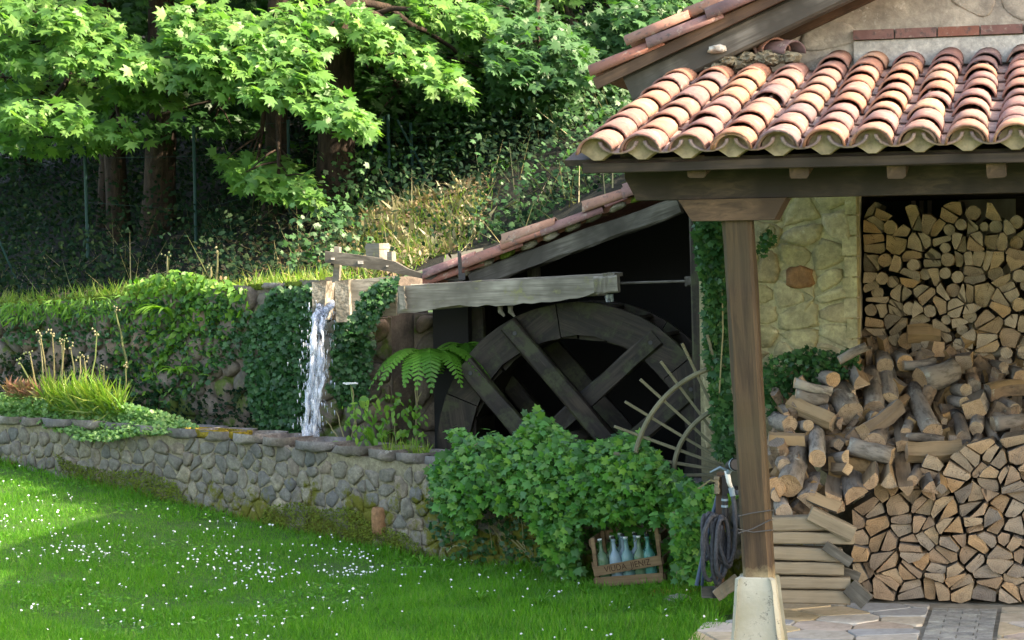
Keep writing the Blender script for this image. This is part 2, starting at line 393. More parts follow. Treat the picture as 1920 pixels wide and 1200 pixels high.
def postm():
    n = NT('stained_post_timber'); g = n.noise(30, 6, .65, stretch=(.06, 1, 1), dist=.5); cuts = n.noise(40, 2, .5, stretch=(1, .02, .02)); big = n.noise(2.2, 4)
    sx = n.n('SeparateXYZ'); n.l(n.co, sx.inputs[0])
    col = n.ramp(g, [(.3, (.02, .012, .008)), (.46, (.048, .030, .017)), (.6, (.078, .048, .025)), (.75, (.125, .078, .04))])
    col = n.mix(n.ramp(big, [(.4, (0, 0, 0)), (.6, (.6, .6, .6))]), col, (.062, .046, .024)); col = n.mix(n.ramp(cuts, [(.3, (.12, .12, .12)), (.45, (0, 0, 0))]), col, (.06, .04, .02))
    wet = n.math('ADD', n.math('MULTIPLY', sx.outputs[0], -5), n.noise(14, 6, .7)); col = n.mix(n.ramp(wet, [(.1, (0, 0, 0)), (.6, (1, 1, 1))]), col, (.3, .24, .14))
    return n.shade(col, .7, g, .5, .006)
M['post'] = postm()
M['plank'] = wood('sawn_pale_plank', (.15, .12, .08), (.23, .185, .125), rv_=.25)
M['concrete'] = (lambda n: n.shade(n.mix(n.ramp(n.noise(16, 9, .8), [(.56, (0, 0, 0)), (.64, (1, 1, 1))]), n.ramp(n.noise(4, 6), [(.3, (.26, .245, .16)), (.5, (.33, .32, .25)), (.7, (.4, .39, .32))]), (.07, .065, .05)), .9, n.noise(30, 6), .4, .01))(NT('mossy_concrete'))
M['concrete2'] = (lambda n: n.shade(n.ramp(n.noise(5, 8, .7), [(.36, (.06, .05, .035)), (.5, (.2, .18, .14)), (.6, (.42, .39, .32))]), .9, n.noise(30, 6), .6, .02))(NT('old_sluice_concrete'))
def barkm():
    n = NT('firewood_bark'); g = n.noise(26, 7, .7, stretch=(1, .3, 1)); c = n.ramp(n.rnd(), [(0, (.17, .135, .105)), (.3, (.3, .26, .22)), (.6, (.12, .095, .075)), (.8, (.38, .34, .29)), (1, (.22, .15, .1))])
    c = n.mix(n.ramp(g, [(.35, (.8, .8, .8)), (.55, (0, 0, 0))]), c, (.05, .04, .032)); c = n.mix(n.ramp(n.noise(12, 5, .7), [(.6, (0, 0, 0)), (.68, (.7, .7, .7))]), c, (.36, .36, .31))
    return n.shade(c, .9, g, .8, .01)
def endm():
    n = NT('sawn_end_grain'); cols = [(.50, .34, .21), (.38, .27, .19), (.56, .40, .24), (.43, .33, .23), (.30, .23, .17), (.54, .34, .18), (.48, .38, .28), (.24, .20, .165)]
    c = n.ramp(n.rnd(), [(i / 7, x) for i, x in enumerate(cols)]); sx = n.n('SeparateXYZ'); n.l(n.co, sx.inputs[0])
    x = n.math('ADD', sx.outputs[0], n.math('MULTIPLY', n.math('SUBTRACT', n.rnd(), .5), .07)); z = n.math('ADD', sx.outputs[2], .025)
    d = n.math('SQRT', n.math('ADD', n.math('MULTIPLY', x, x), n.math('MULTIPLY', z, z))); wob = n.noise(14, 3)
    rings = n.math('SINE', n.math('ADD', n.math('MULTIPLY', d, 520), n.math('MULTIPLY', wob, 9)))
    c = n.mix(n.ramp(rings, [(.0, (.3, .3, .3)), (.8, (0, 0, 0))]), c, n.mix(1.0, c, (.62, .55, .5), 'MULTIPLY'))
    an = n.math('MULTIPLY', n.math('ARCTAN2', z, x), 2.2); cv = n.n('CombineXYZ'); n.l(an, cv.inputs[0]); n.l(n.math('MULTIPLY', n.rnd(), 50), cv.inputs[1]); n.l(n.math('MULTIPLY', d, 4), cv.inputs[2])
    cr = n.noise(5, 2, .5, vec=cv.outputs[0]); c = n.mix(n.ramp(cr, [(.31, (.8, .8, .8)), (.35, (0, 0, 0))]), c, (.05, .035, .025))
    g = n.noise(45, 6, .7); c = n.mix(n.ramp(n.noise(9, 5, .7), [(.42, (0, 0, 0)), (.68, (.75, .75, .75))]), c, n.mix(1.0, c, (.5, .5, .52), 'MULTIPLY')); c = n.mix(n.ramp(g, [(.3, (.6, .6, .6)), (.5, (0, 0, 0))]), c, n.mix(1.0, c, (.6, .55, .5), 'MULTIPLY'))
    return n.shade(c, .9, n.math('ADD', g, n.math('MULTIPLY', rings, .1)), .6, .006, .15)
def splitm(name, cols, sc):
    n = NT(name); g = n.noise(34, 6, .65, stretch=sc, dist=.3); c = n.ramp(n.rnd(), [(i / (len(cols) - 1), x) for i, x in enumerate(cols)])
    c = n.mix(n.ramp(g, [(.3, (.75, .75, .75)), (.55, (0, 0, 0))]), c, n.mix(1.0, c, (.4, .36, .32), 'MULTIPLY'))
    c = n.mix(n.ramp(n.noise(5, 4), [(.45, (0, 0, 0)), (.7, (.6, .6, .6))]), c, n.mix(1.0, c, (.62, .6, .6), 'MULTIPLY'))
    return n.shade(c, .85, g, .5, .006)
M['logbark'] = barkm()
M['split'] = splitm('split_wood', [(.3, .2, .11), (.24, .17, .11), (.36, .25, .14), (.2, .16, .12), (.33, .21, .1)], (1, .07, 1))
M['end'] = endm(); _unused = (lambda *a: 0)('sawn_end_grain', [(.46, .31, .19), (.38, .27, .18), (.52, .36, .21), (.42, .31, .21), (.34, .25, .17), (.5, .32, .17), (.46, .35, .23)], (1, 1, 1))
def tilem(name, cols):
    n = NT(name); pos = n.n('NewGeometry').outputs['Position']; c = n.ramp(n.rnd(), [((i + .5) / len(cols), x) for i, x in enumerate(cols)])
    g = n.noise(9, 7, .7, vec=pos); c = n.mix(n.ramp(g, [(.35, (.55, .55, .55)), (.6, (0, 0, 0))]), c, n.mix(1.0, c, (.55, .5, .55), 'MULTIPLY'))
    c = n.mix(n.ramp(n.noise(15, 8, .75, vec=pos), [(.56, (0, 0, 0)), (.68, (.75, .75, .75))]), c, (.44, .38, .30))
    c = n.mix(n.ramp(n.noise(24, 6, .7, vec=pos), [(.56, (0, 0, 0)), (.64, (.8, .8, .8))]), c, (.1, .08, .075))
    return n.shade(c, .85, n.noise(60, 5, vec=pos), .35, .004, .2)
M['tile'] = tilem('terracotta_tile', [(.34, .16, .105), (.38, .20, .125), (.23, .135, .125), (.35, .175, .12), (.18, .12, .12), (.41, .235, .15), (.29, .145, .11), (.25, .14, .125)])
M['pan'] = tilem('terracotta_pan_tile', [(.28, .2, .18), (.33, .21, .17), (.25, .2, .19), (.37, .25, .2)])
M['oldtile'] = tilem('old_dark_terracotta', [(.3, .13, .09), (.2, .12, .11), (.38, .17, .11), (.25, .14, .12)])
M['infill'] = (lambda n: n.shade(n.ramp(n.noise(20, 5), [(.3, (.16, .125, .075)), (.7, (.36, .275, .17))]), .95, n.noise(40, 4), .5, .01))(NT('eave_mortar'))
M['iron'] = NT('dark_iron').shade((.05, .05, .05), .6)
M['rake'] = (lambda n: n.shade(n.ramp(n.noise(10, 6), [(.3, (.11, .11, .07)), (.7, (.2, .19, .12))]), .75, n.noise(50, 4), .3, .004))(NT('dull_painted_metal'))
M['fence'] = NT('green_fence_paint').shade((.008, .045, .04), .6)
M['hose'] = (lambda n: n.shade(n.ramp(n.noise(60, 4), [(.3, (.03, .032, .04)), (.7, (.075, .08, .09))]), .7, n.noise(200, 2), .6, .003))(NT('dark_hose_fabric'))
M['black'] = NT('black_rubber').shade((.02, .02, .022), .5)
M['whitep'] = NT('white_plastic').shade((.75, .75, .72), .4)
M['bluep'] = NT('grey_blue_metal').shade((.2, .27, .32), .35)
M['bluedark'] = NT('dark_blue_paint').shade((.03, .06, .11), .5)
M['crate'] = wood('reddish_crate_wood', (.2, .125, .065), (.32, .21, .115), grain=24)
M['ink'] = NT('dark_brown_ink').shade((.05, .02, .008), .8)
M['dark'] = NT('interior_shade_black').shade((.02, .02, .02), .95)  # near-black walls: the gloom of the interiors is painted into the colour
M['darkteal'] = NT('dark_teal_door').shade((.02, .05, .05), .6)
M['whitish'] = (lambda n: n.shade(n.ramp(n.noise(8, 6, stretch=(1, 1, .2)), [(.3, (.2, .18, .15)), (.7, (.42, .4, .36))]), .9))(NT('whitewashed_wall'))
def glassm(name, col):
    n = NT(name); n.shade(col, .08, spec=.6); n.b.inputs['Transmission Weight'].default_value = .55; n.b.inputs['IOR'].default_value = 1.35; return n.m
M['glass'] = [glassm('aqua_glass', (.28, .5, .5)), glassm('pale_blue_glass', (.42, .58, .66)), glassm('green_glass', (.2, .34, .2)), glassm('teal_glass', (.12, .42, .36))]
def waterm():
    n = NT('falling_water'); g = n.noise(16, 8, .75, stretch=(1, 1, .45), dist=1.2); col = n.ramp(g, [(.34, (.3, .4, .52)), (.46, (.62, .7, .82)), (.56, (.92, .95, 1))])
    n.shade(col, .12, g, .5, .02, .8); n.b.inputs['Transmission Weight'].default_value = .35
    t = n.n('BsdfTransparent'); ms = n.n('MixShader'); n.l(n.ramp(n.noise(20, 6, .7, stretch=(1, 1, .35)), [(.42, (0, 0, 0)), (.56, (1, 1, 1))]), ms.inputs[0]); n.l(t.outputs[0], ms.inputs[1]); n.l(n.b.outputs[0], ms.inputs[2]); n.l(ms.outputs[0], n.out.inputs[0])
    return n.m
M['water'] = waterm()
M['pool'] = (lambda n: n.shade((.02, .04, .04), .06, n.noise(8, 4), .4, .03, .6))(NT('pool_water'))
def flagm():
    n = NT('flagstone'); c = n.ramp(n.rnd(), [(0, (.56, .5, .4)), (.2, (.4, .41, .42)), (.4, (.62, .5, .3)), (.55, (.55, .44, .36)), (.7, (.66, .61, .53)), (.85, (.62, .47, .27)), (1, (.44, .46, .47))])
    g = n.noise(6, 8, .7, dist=.8); c = n.mix(n.ramp(g, [(.35, (.8, .8, .8)), (.6, (0, 0, 0))]), c, n.mix(1.0, c, (.6, .58, .55), 'MULTIPLY'))
    return n.shade(c, .85, g, .4, .01)
M['flag'] = flagm()
M['paver'] = stone('grey_paver', [(.38, .37, .33), (.43, .42, .38), (.34, .33, .31), (.4, .4, .37)], sc=10, bs=.3)
M['joint'] = (lambda n: n.shade(n.ramp(n.noise(12, 6), [(.3, (.2, .18, .14)), (.7, (.36, .33, .27))]), .95))(NT('joint_mortar'))
# ================================================================== ground, hillside
def sheet(name, x0, x1, y0, y1, nx, ny, zf, mat, drop=None):
    xs = np.linspace(x0, x1, nx); ys = np.linspace(y0, y1, ny); vs = []; fs = []
    for y in ys:
        for x in xs: vs.append((x, y, zf(x, y)))
    for j in range(ny - 1):
        for i in range(nx - 1):
            if drop and drop((xs[i] + xs[i + 1]) / 2, (ys[j] + ys[j + 1]) / 2): continue
            a = j * nx + i; fs.append((a, a + 1, a + nx + 1, a + nx))
    me = bpy.data.meshes.new(name); me.from_pydata(vs, [], fs); me.materials.append(mat); me.polygons.foreach_set('use_smooth', [True] * len(fs))
    o = inst(name, me, None, Matrix()); o['kind'] = 'structure'; return o
NA = G(1010, 1070); NB = P(0, 868, 18.5); NB.z = 0; NT_ = (NB - NA).normalized(); NL = (NB - NA).length
def lawnz(x, y):                          # the lawn climbs gently to the left along the low wall
    d = (x - NA.x) * NT_.x + (y - NA.y) * NT_.y
    return float(np.interp(d, [1.0, 2.1, 4.2, 5.96, 9, 14], [0, .08, .263, .417, .62, .8]))
gxs = np.concatenate([np.linspace(-120, -13, 10), np.linspace(-12, 3, 76), np.linspace(4, 120, 10)]); gys = np.concatenate([np.linspace(-40, 8, 7), np.linspace(9, 24, 76), np.linspace(26, 200, 10)])
gm = bpy.data.meshes.new('ground'); nx_ = len(gxs)
gm.from_pydata([(x, y, lawnz(x, y) - .012) for y in gys for x in gxs], [], [(j * nx_ + i, j * nx_ + i + 1, j * nx_ + nx_ + i + 1, j * nx_ + nx_ + i) for j in range(len(gys) - 1) for i in range(nx_ - 1)])
gm.materials.append(M['lawn']); inst('ground', gm, None, Matrix())['kind'] = 'structure'
FA = Vector((-1.52, 17.3, 0)); FT = Vector((-.76, .65, 0)).normalized(); FN = Vector((FT.y, -FT.x, 0))    # along (leftwards) and behind the leat wall
def ts(x, y): d = Vector((x, y, 0)) - FA; return d.dot(FT), d.dot(FN)
def ledge(a): return 1.93 - .045 * max(-2, min(a, 8))
def hz(x, y):
    a, s = ts(x, y); z = ledge(a) - .03
    if s > .7: z += .44 * (s - .7) + min(1, (s - .7)) * (.22 * nz((x, y, 0), .9) + .08 * nz((x, y, 3), 3))
    u, v, _ = UV(Vector((x, y, 0)))
    if u > -1.15 and v < 11.7: z = min(z, 2.35)      # the bank is cut away for the house
    return z
def hdrop(x, y):
    a, s = ts(x, y); u, v, _ = UV(Vector((x, y, 0))); return s < .12 or (u > -3.55 and v < 6.15) or (u > -.8 and v < 6.2)
sheet('hillside', -26, 22, 15, 58, 150, 140, hz, M['soil'], hdrop)

# ================================================================== house
house = thing('stone_house', 'stone farmhouse with terracotta tiled roofs, timber porch and open log store', 'house', H(4, 5, 0))
def hbox(mb, u0, u1, v0, v1, z0, z1, m=0):
    return mb.prism([H(u0, v0, z0), H(u1, v0, z0), H(u1, v1, z0), H(u0, v1, z0)], (0, 0, z1 - z0), m)
# main roof geometry: slope .43 along u ; eave at u=-1.2 z=3.27
SL = .43; RE = -1.2; RZ = 3.24; RU = 4.7
def rz(u): return RZ + SL * (min(u, 2 * RU - u) - RE)
VG = 2.65
gw = MB()
gable = lambda v0, th, u0, u1, zb: gw.prism([H(u0, v0, zb), H(u1, v0, zb), H(u1, v0, rz(u1) - .12), H(RU, v0, rz(RU) - .12) if u0 < RU < u1 else H((u0 + u1) / 2, v0, rz((u0 + u1) / 2) - .12), H(u0, v0, rz(u0) - .12)], EY * th)
gable(VG, .45, -.744, 10.1, 2.55)
hbox(gw, -.744, .255, VG + .04, VG + .45, -.05, 2.55)
hbox(gw, 4.4, 10.1, VG, VG + .45, -.05, 2.55)
gwo = gw.build('gable_wall', M['render'], house)
sw = MB(); hbox(sw, -.742, -.3, VG + .455, 11, -.05, rz(-.6) - .1); hbox(sw, 9.6, 10.1, VG + .455, 11, -.05, rz(9.9) - .2); hbox(sw, -.74, 10.1, 11.0, 11.4, -.05, 3.2)
sw.build('side_wall', M['render'], house)
# yellow stone pier beside the log store
pier = MB(); hbox(pier, -.742, .253, VG - .005, VG + .035, -.03, 2.54); pier = pier.build('stone_pier', M['yellow_mortar'], house)
stones_on(pier, H(-.742, VG - .004, 0), EX, EZ, 0.01, .85, .985, 2.5, .24, .13, M['yellow'], depth=.016, gap=.007, ch=1, cap=90, rough=.3)
rst = MB(); vs, fs, c = pillow(chaikin([(0, .01), (.09, -.015), (.19, .0), (.2, .09), (.13, .125), (.03, .12)], 1, .2), .022, rough=.3); rst.add(vs, fs)
pr = HV(1500, 520, VG - .014); rst.build('stone', M['rust_stone'], pier, frame(EX, EZ, EX.cross(EZ), pr), True)
# quoin edge brickish
for z in np.arange(.9, 2.5, .13):
    o = MB(); u0 = .20 + random.uniform(-.03, .01); hbox(o, u0, .262, VG - .025, VG + .2, z, z + .118); o.build('quoin', M['yellow'], pier)
# log store recess
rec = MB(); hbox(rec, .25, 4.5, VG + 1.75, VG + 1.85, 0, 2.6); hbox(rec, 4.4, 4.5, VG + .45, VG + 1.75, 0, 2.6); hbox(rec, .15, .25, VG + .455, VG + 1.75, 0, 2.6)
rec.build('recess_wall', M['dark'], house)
rc = MB(); hbox(rc, .255, 4.4, VG + .455, VG + 1.74, 2.45, 2.52); rc.build('recess_ceiling', M['porch'], house)
a = HV(1620, 372, VG + 1.5); ua = UV(a)[0]
dr = MB(); hbox(dr, ua, ua + .62, VG + 1.6, VG + 1.66, 1.7, 2.44); dr.build('teal_panel', M['darkteal'], house)
for i in range(5):
    pp = MB(); hbox(pp, ua + .32 + i * .055, ua + .35 + i * .055, VG + 1.56, VG + 1.58, 1.7, 2.44); pp.build('slat', M['whitish'] if i < 3 else M['fence'], house)
ww = MB(); hbox(ww, ua + .64, ua + 1.4, VG + 1.6, VG + 1.68, 1.7, 2.44); ww.build('whitewashed_panel', M['whitish'], house)
wp = MB(); pq = HV(1905, 380, VG + 1.2); uq = UV(pq)[0]; hbox(wp, uq, uq + .25, VG + 1.1, VG + 1.2, 1.2, 2.44); wp.build('inner_post', M['porch'], house)

# brick course and mortar fillet on the gable above the porch roof
def PRZ(v): return 2.60 + .218 * (v + .5)      # porch roof plane (top of the boards)
b0 = HV(1600, 66, VG - .04); ub = UV(b0)[0]; zb = b0.z
for i in range(9):
    o = MB(); hbox(o, ub + i * .26, ub + i * .26 + .25, VG - .035 - random.uniform(0, .01), VG - .003, zb - .03 + i * .001, zb + .03); o.build('brick', M['oldtile'], gwo)
o = MB(); hbox(o, ub + .0, 4.5, VG - .022, VG - .003, zb - .2, zb - .036); o.build('mortar_band', M['lightmortar'], gwo)
# rough stones of the gable, low relief
stones_on(gwo, H(-.7, VG, 0), EX, EZ, 0.3, 3.15, 4.2, 4.6, .34, .2, M['render'], depth=.014, gap=.018, ch=2, cap=60, keep=lambda x, z: z < rz(x - .7) - .3 and not (zb - .22 < z < zb + .06 and x - .7 > ub - .1))

# ---- barrel tiles
def barrel(L, r0, r1, up=1, th=.013, n=9, hh=.86, mat=None, name='tile'):
    vs = []; fs = []; arc = [math.pi * (i / n) for i in range(n + 1)]
    for k, (y, r) in enumerate(((0, r0), (L, r1))):
        for rr in (r, r - th):
            for a in arc: vs.append((-rr * math.cos(a), y, up * rr * math.sin(a) * hh))
    m = n + 1
    for i in range(n):
        fs += [(i, i + 1, 2 * m + i + 1, 2 * m + i), (m + i, 3 * m + i, 3 * m + i + 1, m + i + 1), (i, m + i, m + i + 1, i + 1), (2 * m + i, 2 * m + i + 1, 3 * m + i + 1, 3 * m + i)]
    fs += [(0, 2 * m, 3 * m, m), (n, m + n, 3 * m + n, 2 * m + n)]
    if up < 0: fs = [f[::-1] for f in fs]
    mb = MB().add(vs, fs); me = mb.mesh(name, mat, True)
    return me
cover = [barrel(.43, .094 + j * .002, .08, 1, mat=M['tile'], name='cover_tile') for j in (-1, 0, 1)]
for q_, me_ in enumerate(cover):                # handmade: every mould a little different
    for v_ in me_.vertices: v_.co += Vector((nz(v_.co, 7, q_ * 5), 0, nz(v_.co, 7, q_ * 5 + 9))) * .009 + Vector((0, nz(v_.co, 14, q_ * 3 + 2) * .012, 0))
pan = barrel(.43, .1, .108, -1, th=.017, mat=M['pan'], name='pan_tile', hh=.62)
oldc = barrel(.5, .1, .085, 1, mat=M['oldtile'], name='old_tile')
PS = math.atan(.218); UPS = (EY * math.cos(PS) + EZ * math.sin(PS)); NRM = EX.cross(UPS)
roof = MB()
r0, r1 = H(-.93, -.38, PRZ(-.38) - .075), H(8.3, -.38, PRZ(-.38) - .075)
roof.prism([r0, r1, r1 + UPS * 3.1, r0 + UPS * 3.1], NRM * .03)
roof = roof.build('porch_roof', M['porch'], house)
def put(me, parent, org, x, y, z, dy=0., name='roof_tile', roll=0.0, lift=0.0):
    o = inst(name, me, parent, frame(x, y, z, org) @ Matrix.Rotation(lift, 4, 'X') @ Matrix.Rotation(roll, 4, 'Y')); return o
NC = 15; DU = .2272
for c in range(NC + 22):
    u = -.745 + c * DU
    if u > 7.8: break
    top = 2.15 if c == 0 else 2.3 if c < 4 else 2.62
    vis = c < NC
    rows = int((top + .5) / .342) + 1
    for r in range(rows):
        v = -.5 + r * .342; L = None
        if v > top - .1: continue
        p = H(u + random.uniform(-.01, .01), v + random.uniform(-.022, .022), PRZ(v) + .012 + random.uniform(-.004, .006))
        if vis: put(random.choice(cover), roof, p, EX, UPS, NRM, roll=random.uniform(-.09, .09), lift=-.035 + random.uniform(-.02, .02))
        else: put(cover[0], roof, p, EX, UPS, NRM, lift=-.035)
    pans = MB() 
    for r in range(rows):
        v = -.505 + r * .342
        if v > top - .1: continue
        p = H(u + DU / 2, v, PRZ(v) + .06)
        if vis and r < 8: put(pan, roof, p, EX, UPS, NRM, lift=-.03)
    # mortar plug under the eave tile
    n = 8; rr = .083; pl = [(-rr * math.cos(math.pi * i / n), rr * .86 * math.sin(math.pi * i / n)) for i in range(n + 1)] + [(.05, -.02), (.02, -.042), (-.02, -.042), (-.05, -.02)]
    if vis:
        mb = MB(); mb.prism([H(u + x, -.468, PRZ(-.5) + .014 + z) for x, z in pl], EY * .08); mb.build('mortar_plug', M['infill'], roof)
        # lichen-covered lower eave tile tongue, one more cover below the first
        if random.random() < .75: put(barrel(.2, .106, .1, 1, mat=M['tile'], name='eave_tile'), roof, H(u, -.515, PRZ(-.5) + .008), EX, UPS, NRM, lift=-.02)
# rubble and mortar closing the top left of the porch roof
tr = MB()
for i in range(26):
    px = 1290 + 190 * i / 25 + random.uniform(-6, 6); py = 126 - 22 * i / 25 + random.uniform(-6, 8)
    p = HV(px, py, 2.28 + random.uniform(-.04, .05)); vs, fs, c = pillow(chaikin([(0, 0), (.09, -.01), (.11, .05), (.02, .06)], 1), .05, rough=.5); fm = frame(EX, EZ, EX.cross(EZ), p); tr.add([fm @ Vector(q) for q in vs], fs)
tr.build('mortar_rubble', M['mortar'], roof)['kind'] = 'stuff'
for px, py, rot in ((1455, 95, .5), (1490, 100, .9), (1350, 108, .3), (1392, 104, -.2)):
    p = HV(px, py, 2.32); put(cover[1], roof, p, (EX * math.cos(rot) + EY * math.sin(rot)), (EY * math.cos(rot) - EX * math.sin(rot) + EZ * .35).normalized(), EZ, name='roof_tile', lift=.0)
p = HV(1345, 92, 2.2); vs, fs, c = pillow(chaikin([(0, 0), (.12, .0), (.1, .055), (.02, .05)], 1), .05, rough=.5); MB().add(vs, fs).build('stone', M['lightmortar'], roof, frame(EX, EZ, EX.cross(EZ), p), True)

# ---- main roof: slab, verge tiles, verge beam
mr = MB()
for s_, ua_, ub_ in ((1, RE - .1, RU), (-1, RU, 2 * RU - RE + .1)):
    mr.prism([H(ua_, 2.2, rz(ua_)), H(ub_, 2.2, rz(ub_)), H(ub_, 11.6, rz(ub_)), H(ua_, 11.6, rz(ua_))], EZ * .05)
mroof = mr.build('main_roof', M['oldtile'], house)
XS = (EX + EZ * SL).normalized(); NS = EX.cross(EY).lerp(EZ, 0); NS = XS.cross(EY).normalized(); NS = NS if NS.z > 0 else -NS
def verge(parent, u0, n, vline, zf, step, me, lift=.0, jit=.025, dz=0, name='roof_tile'):
    for i in range(n):
        u = u0 + i * step; p = H(u, vline + random.uniform(-jit, jit), zf(u) + dz + random.uniform(-.006, .006)) 
        put(me, parent, p, -EY, XS, NS, name=name, lift=-.05 + random.uniform(-.02, .02), roll=random.uniform(-.05, .05))
verge(mroof, RE - .12, 15, 2.2, rz, .37, oldc, dz=.02)
verge(mroof, RE + .1, 15, 2.27, rz, .37, cover[0], dz=.11)
verge(mroof, RE - .12, 15, 2.42, rz, .37, cover[1], dz=.045)
verge(mroof, RE - .12, 15, 2.64, rz, .37, oldc, dz=.045)
e0 = H(RE - .0, 2.2, rz(RE) - .07)
beam('verge_board', H(RE - .1, 2.16, rz(RE - .1) - .035), H(RU, 2.16, rz(RU) - .035), .035, .07, M['corbel'], house, up=EZ)
beam('verge_rafter', H(RE + .1, 2.28, rz(RE + .1) - .16), H(RU, 2.28, rz(RU) - .16), .16, .17, M['rafter'], house, up=EZ, seg=16)
beam('soffit_board', H(RE + .3, 2.47, rz(RE + .3) - .1), H(RU, 2.47, rz(RU) - .1), .26, .03, M['corbel'], house, up=EZ, seg=10)
beam('rafter', H(RE + .55, 2.6, rz(RE + .55) - .2), H(RU, 2.6, rz(RU) - .2), .1, .12, M['corbel'], house, up=EZ, seg=10)

# ---- porch timber: fascia, rafters, beam, corbel, post, base
beam('fascia', H(-.83, -.40, PRZ(-.4) - .085), H(8.2, -.40, PRZ(-.4) - .085), .03, .05, M['porch'], house, seg=20)
pb = P(1424, 1085, 11.25); pt = P(1384, 412, 11.25)
zt = pt.z
bz0 = HV(1400, 371, -.12).z; bz1 = HV(1400, 306, -.12).z
bm_l = UV(HV(1172, 340, -.1))[0]
bm = MB(); zc = (bz0 + bz1) / 2
bm.prism([H(bm_l, -.11, bz1), H(bm_l + .0, -.11, bz1 - .06), H(bm_l + .06, -.11, bz0), H(7.8, -.11, bz0), H(7.8, -.11, bz1)], EY * .2)
bmo = bm.build('porch_beam', M['porch'], house)
# carved underside lip
for px in (1310, 1500, 1682, 1868, 2060, 2250, 2440):
    c0 = HV(px, 313, -.3); uu = UV(c0)[0]
    beam('rafter', H(uu, -.37, c0.z), H(uu, 2.6, c0.z + .19 * 2.96), .095, .115, M['corbel'], house)
beam('end_rafter', H(-.6, -.36, bz1 + .02), H(-.6, 2.2, bz1 + .58), .1, .12, M['porch'], house)
cu0 = UV(HV(1272, 380, -.12))[0]; cu1 = UV(HV(1474, 380, -.12))[0]; cz = HV(1380, 413, -.12).z
cb = MB(); cb.prism([H(cu0, -.13, bz0 - .003), H(cu0 + .07, -.13, cz), H(cu1 - .06, -.13, cz), H(cu1, -.13, bz0 - .003)], EY * .22)
cb.build('corbel', M['corbel'], house)
# post: local X runs up
pl = (pt - pb).length
beam('porch_post', pb, Vector((pt.x, pt.y, cz)), .150, .150, M['post'], house, up=EX, jit=.003, seg=14, w1=.150)
base = MB(); n = 0
bc = P(1425, 1212, 11.25); bc.z = 0
def ring(c, z, a, b, ch=.02):
    q = []
    for sx, sy in ((-1, -1), (1, -1), (1, 1), (-1, 1)):
        q += [(c + EX * (sx * (a - (ch if (sx * sy) > 0 else 0))) + EY * (sy * (b - (0 if (sx * sy) > 0 else ch)))), (c + EX * (sx * (a - (0 if (sx * sy) > 0 else ch))) + EY * (sy * (b - (ch if (sx * sy) > 0 else 0))))]
    return [p + EZ * (z - p.z + random.uniform(-.003, .003)) for p in q]
rings = []
tc = P(1420, 1085, 11.25)
for i in range(9):
    t = i / 8; z = -.05 + (pb.z + .01 + .05) * t; c = bc.lerp(tc, t); a = .150 + (.103 - .150) * t ** .8; rings.append(ring(c, z, a, a, .015 + .006 * random.random()))
rings.append([p + (tc - p) * .12 + EZ * .008 for p in [Vector((q.x, q.y, q.z)) for q in rings[-1]]])
vs = [p for r_ in rings for p in r_]; fs = [(i * 8 + j, i * 8 + (j + 1) % 8, i * 8 + 8 + (j + 1) % 8, i * 8 + 8 + j) for i in range(len(rings) - 1) for j in range(8)] + [tuple(range(len(vs) - 8, len(vs)))]
MB().add(vs, fs).build('post_base', M['concrete'], house)
# wires tied round the post
for pts in ([(1384, 968), (1410, 962), (1444, 957)], [(1383, 1000), (1410, 992), (1444, 975)], [(1383, 992), (1412, 998), (1446, 994)]):
    MB().tube([P(a, b, 11.15) for a, b in pts] + [P(pts[-1][0] + 4, pts[-1][1], 11.35)], .0035, 5).build('tie_wire', M['iron'], house)

# ================================================================== lean-to over the wheel
VL = 4.75
l0 = HV(800, 532, VL); l1 = HV(1180, 368, VL); ul0, ul1 = UV(l0)[0], UV(l1)[0]; SLL = (l1.z - l0.z) / (ul1 - ul0)
def lz(u): return l0.z + SLL * (u - ul0)
XS2 = (EX + EZ * SLL).normalized(); NS2 = EX.cross(EY); NS2 = XS2.cross(EY).normalized(); NS2 = NS2 if NS2.z > 0 else -NS2
lean = thing('wheel_shed', 'open lean-to with mossy tiled roof over the mill wheel', 'shed', H(-2, 5.5, 0))
ml = MB(); ml.prism([H(ul0 - .05, VL, lz(ul0 - .05) - .05), H(-.75, VL, lz(-.75) - .05), H(-.75, 6.3, lz(-.75) - .05), H(ul0 - .05, 6.3, lz(ul0 - .05) - .05)], EZ * .04)
lr = ml.build('shed_roof', M['oldtile'], lean)
for rowv, me, dz in ((VL + 1.35, oldc, -.01), (VL + .0, oldc, -.02), (VL + .02, cover[2], .03), (VL + .24, oldc, -.01), (VL + .48, cover[0], -.01), (VL + .72, oldc, -.01), (VL + .96, cover[1], -.01), (VL + 1.2, oldc, -.01)):
    u = ul0 + .0
    while u < -.85:
        if random.random() < .93 or rowv > VL + .1:
            put(me, lr, H(u, rowv + random.uniform(-.02, .02), lz(u) + dz + random.uniform(-.015, .015)), -EY, XS2, NS2, lift=-.06 + random.uniform(-.04, .04), roll=random.uniform(-.12, .12))
        u += .31
for i in range(14):                       # mossy mortar lumps under the verge tiles
    u = ul0 + .3 + i * .17; vs, fs, c = pillow(chaikin([(0, 0), (.12, 0), (.13, .05), (.01, .05)], 1), .04, rough=.5)
    MB().add(vs, fs).build('mortar_lump', random.choice([M['mortar'], M['greenmoss'], M['render']]), lr, frame(XS2, NS2, XS2.cross(NS2), H(u, VL - .02, lz(u) - .045)), True)
b0_, b1_ = HV(885, 522, VL), HV(1262, 376, VL)
beam('verge_rafter', HV(885, 527, VL + .02), HV(1275, 384, VL + .02), .12, .135, M['rafter'], lean, up=EZ, jit=.008, seg=12)
sb = MB(); sb.prism([H(ul0 - .1, 6.1, -.1), H(-.75, 6.1, -.1), H(-.75, 6.1, lz(-.75) - .06), H(ul0 - .1, 6.1, lz(ul0 - .1) - .06)], EY * .15)
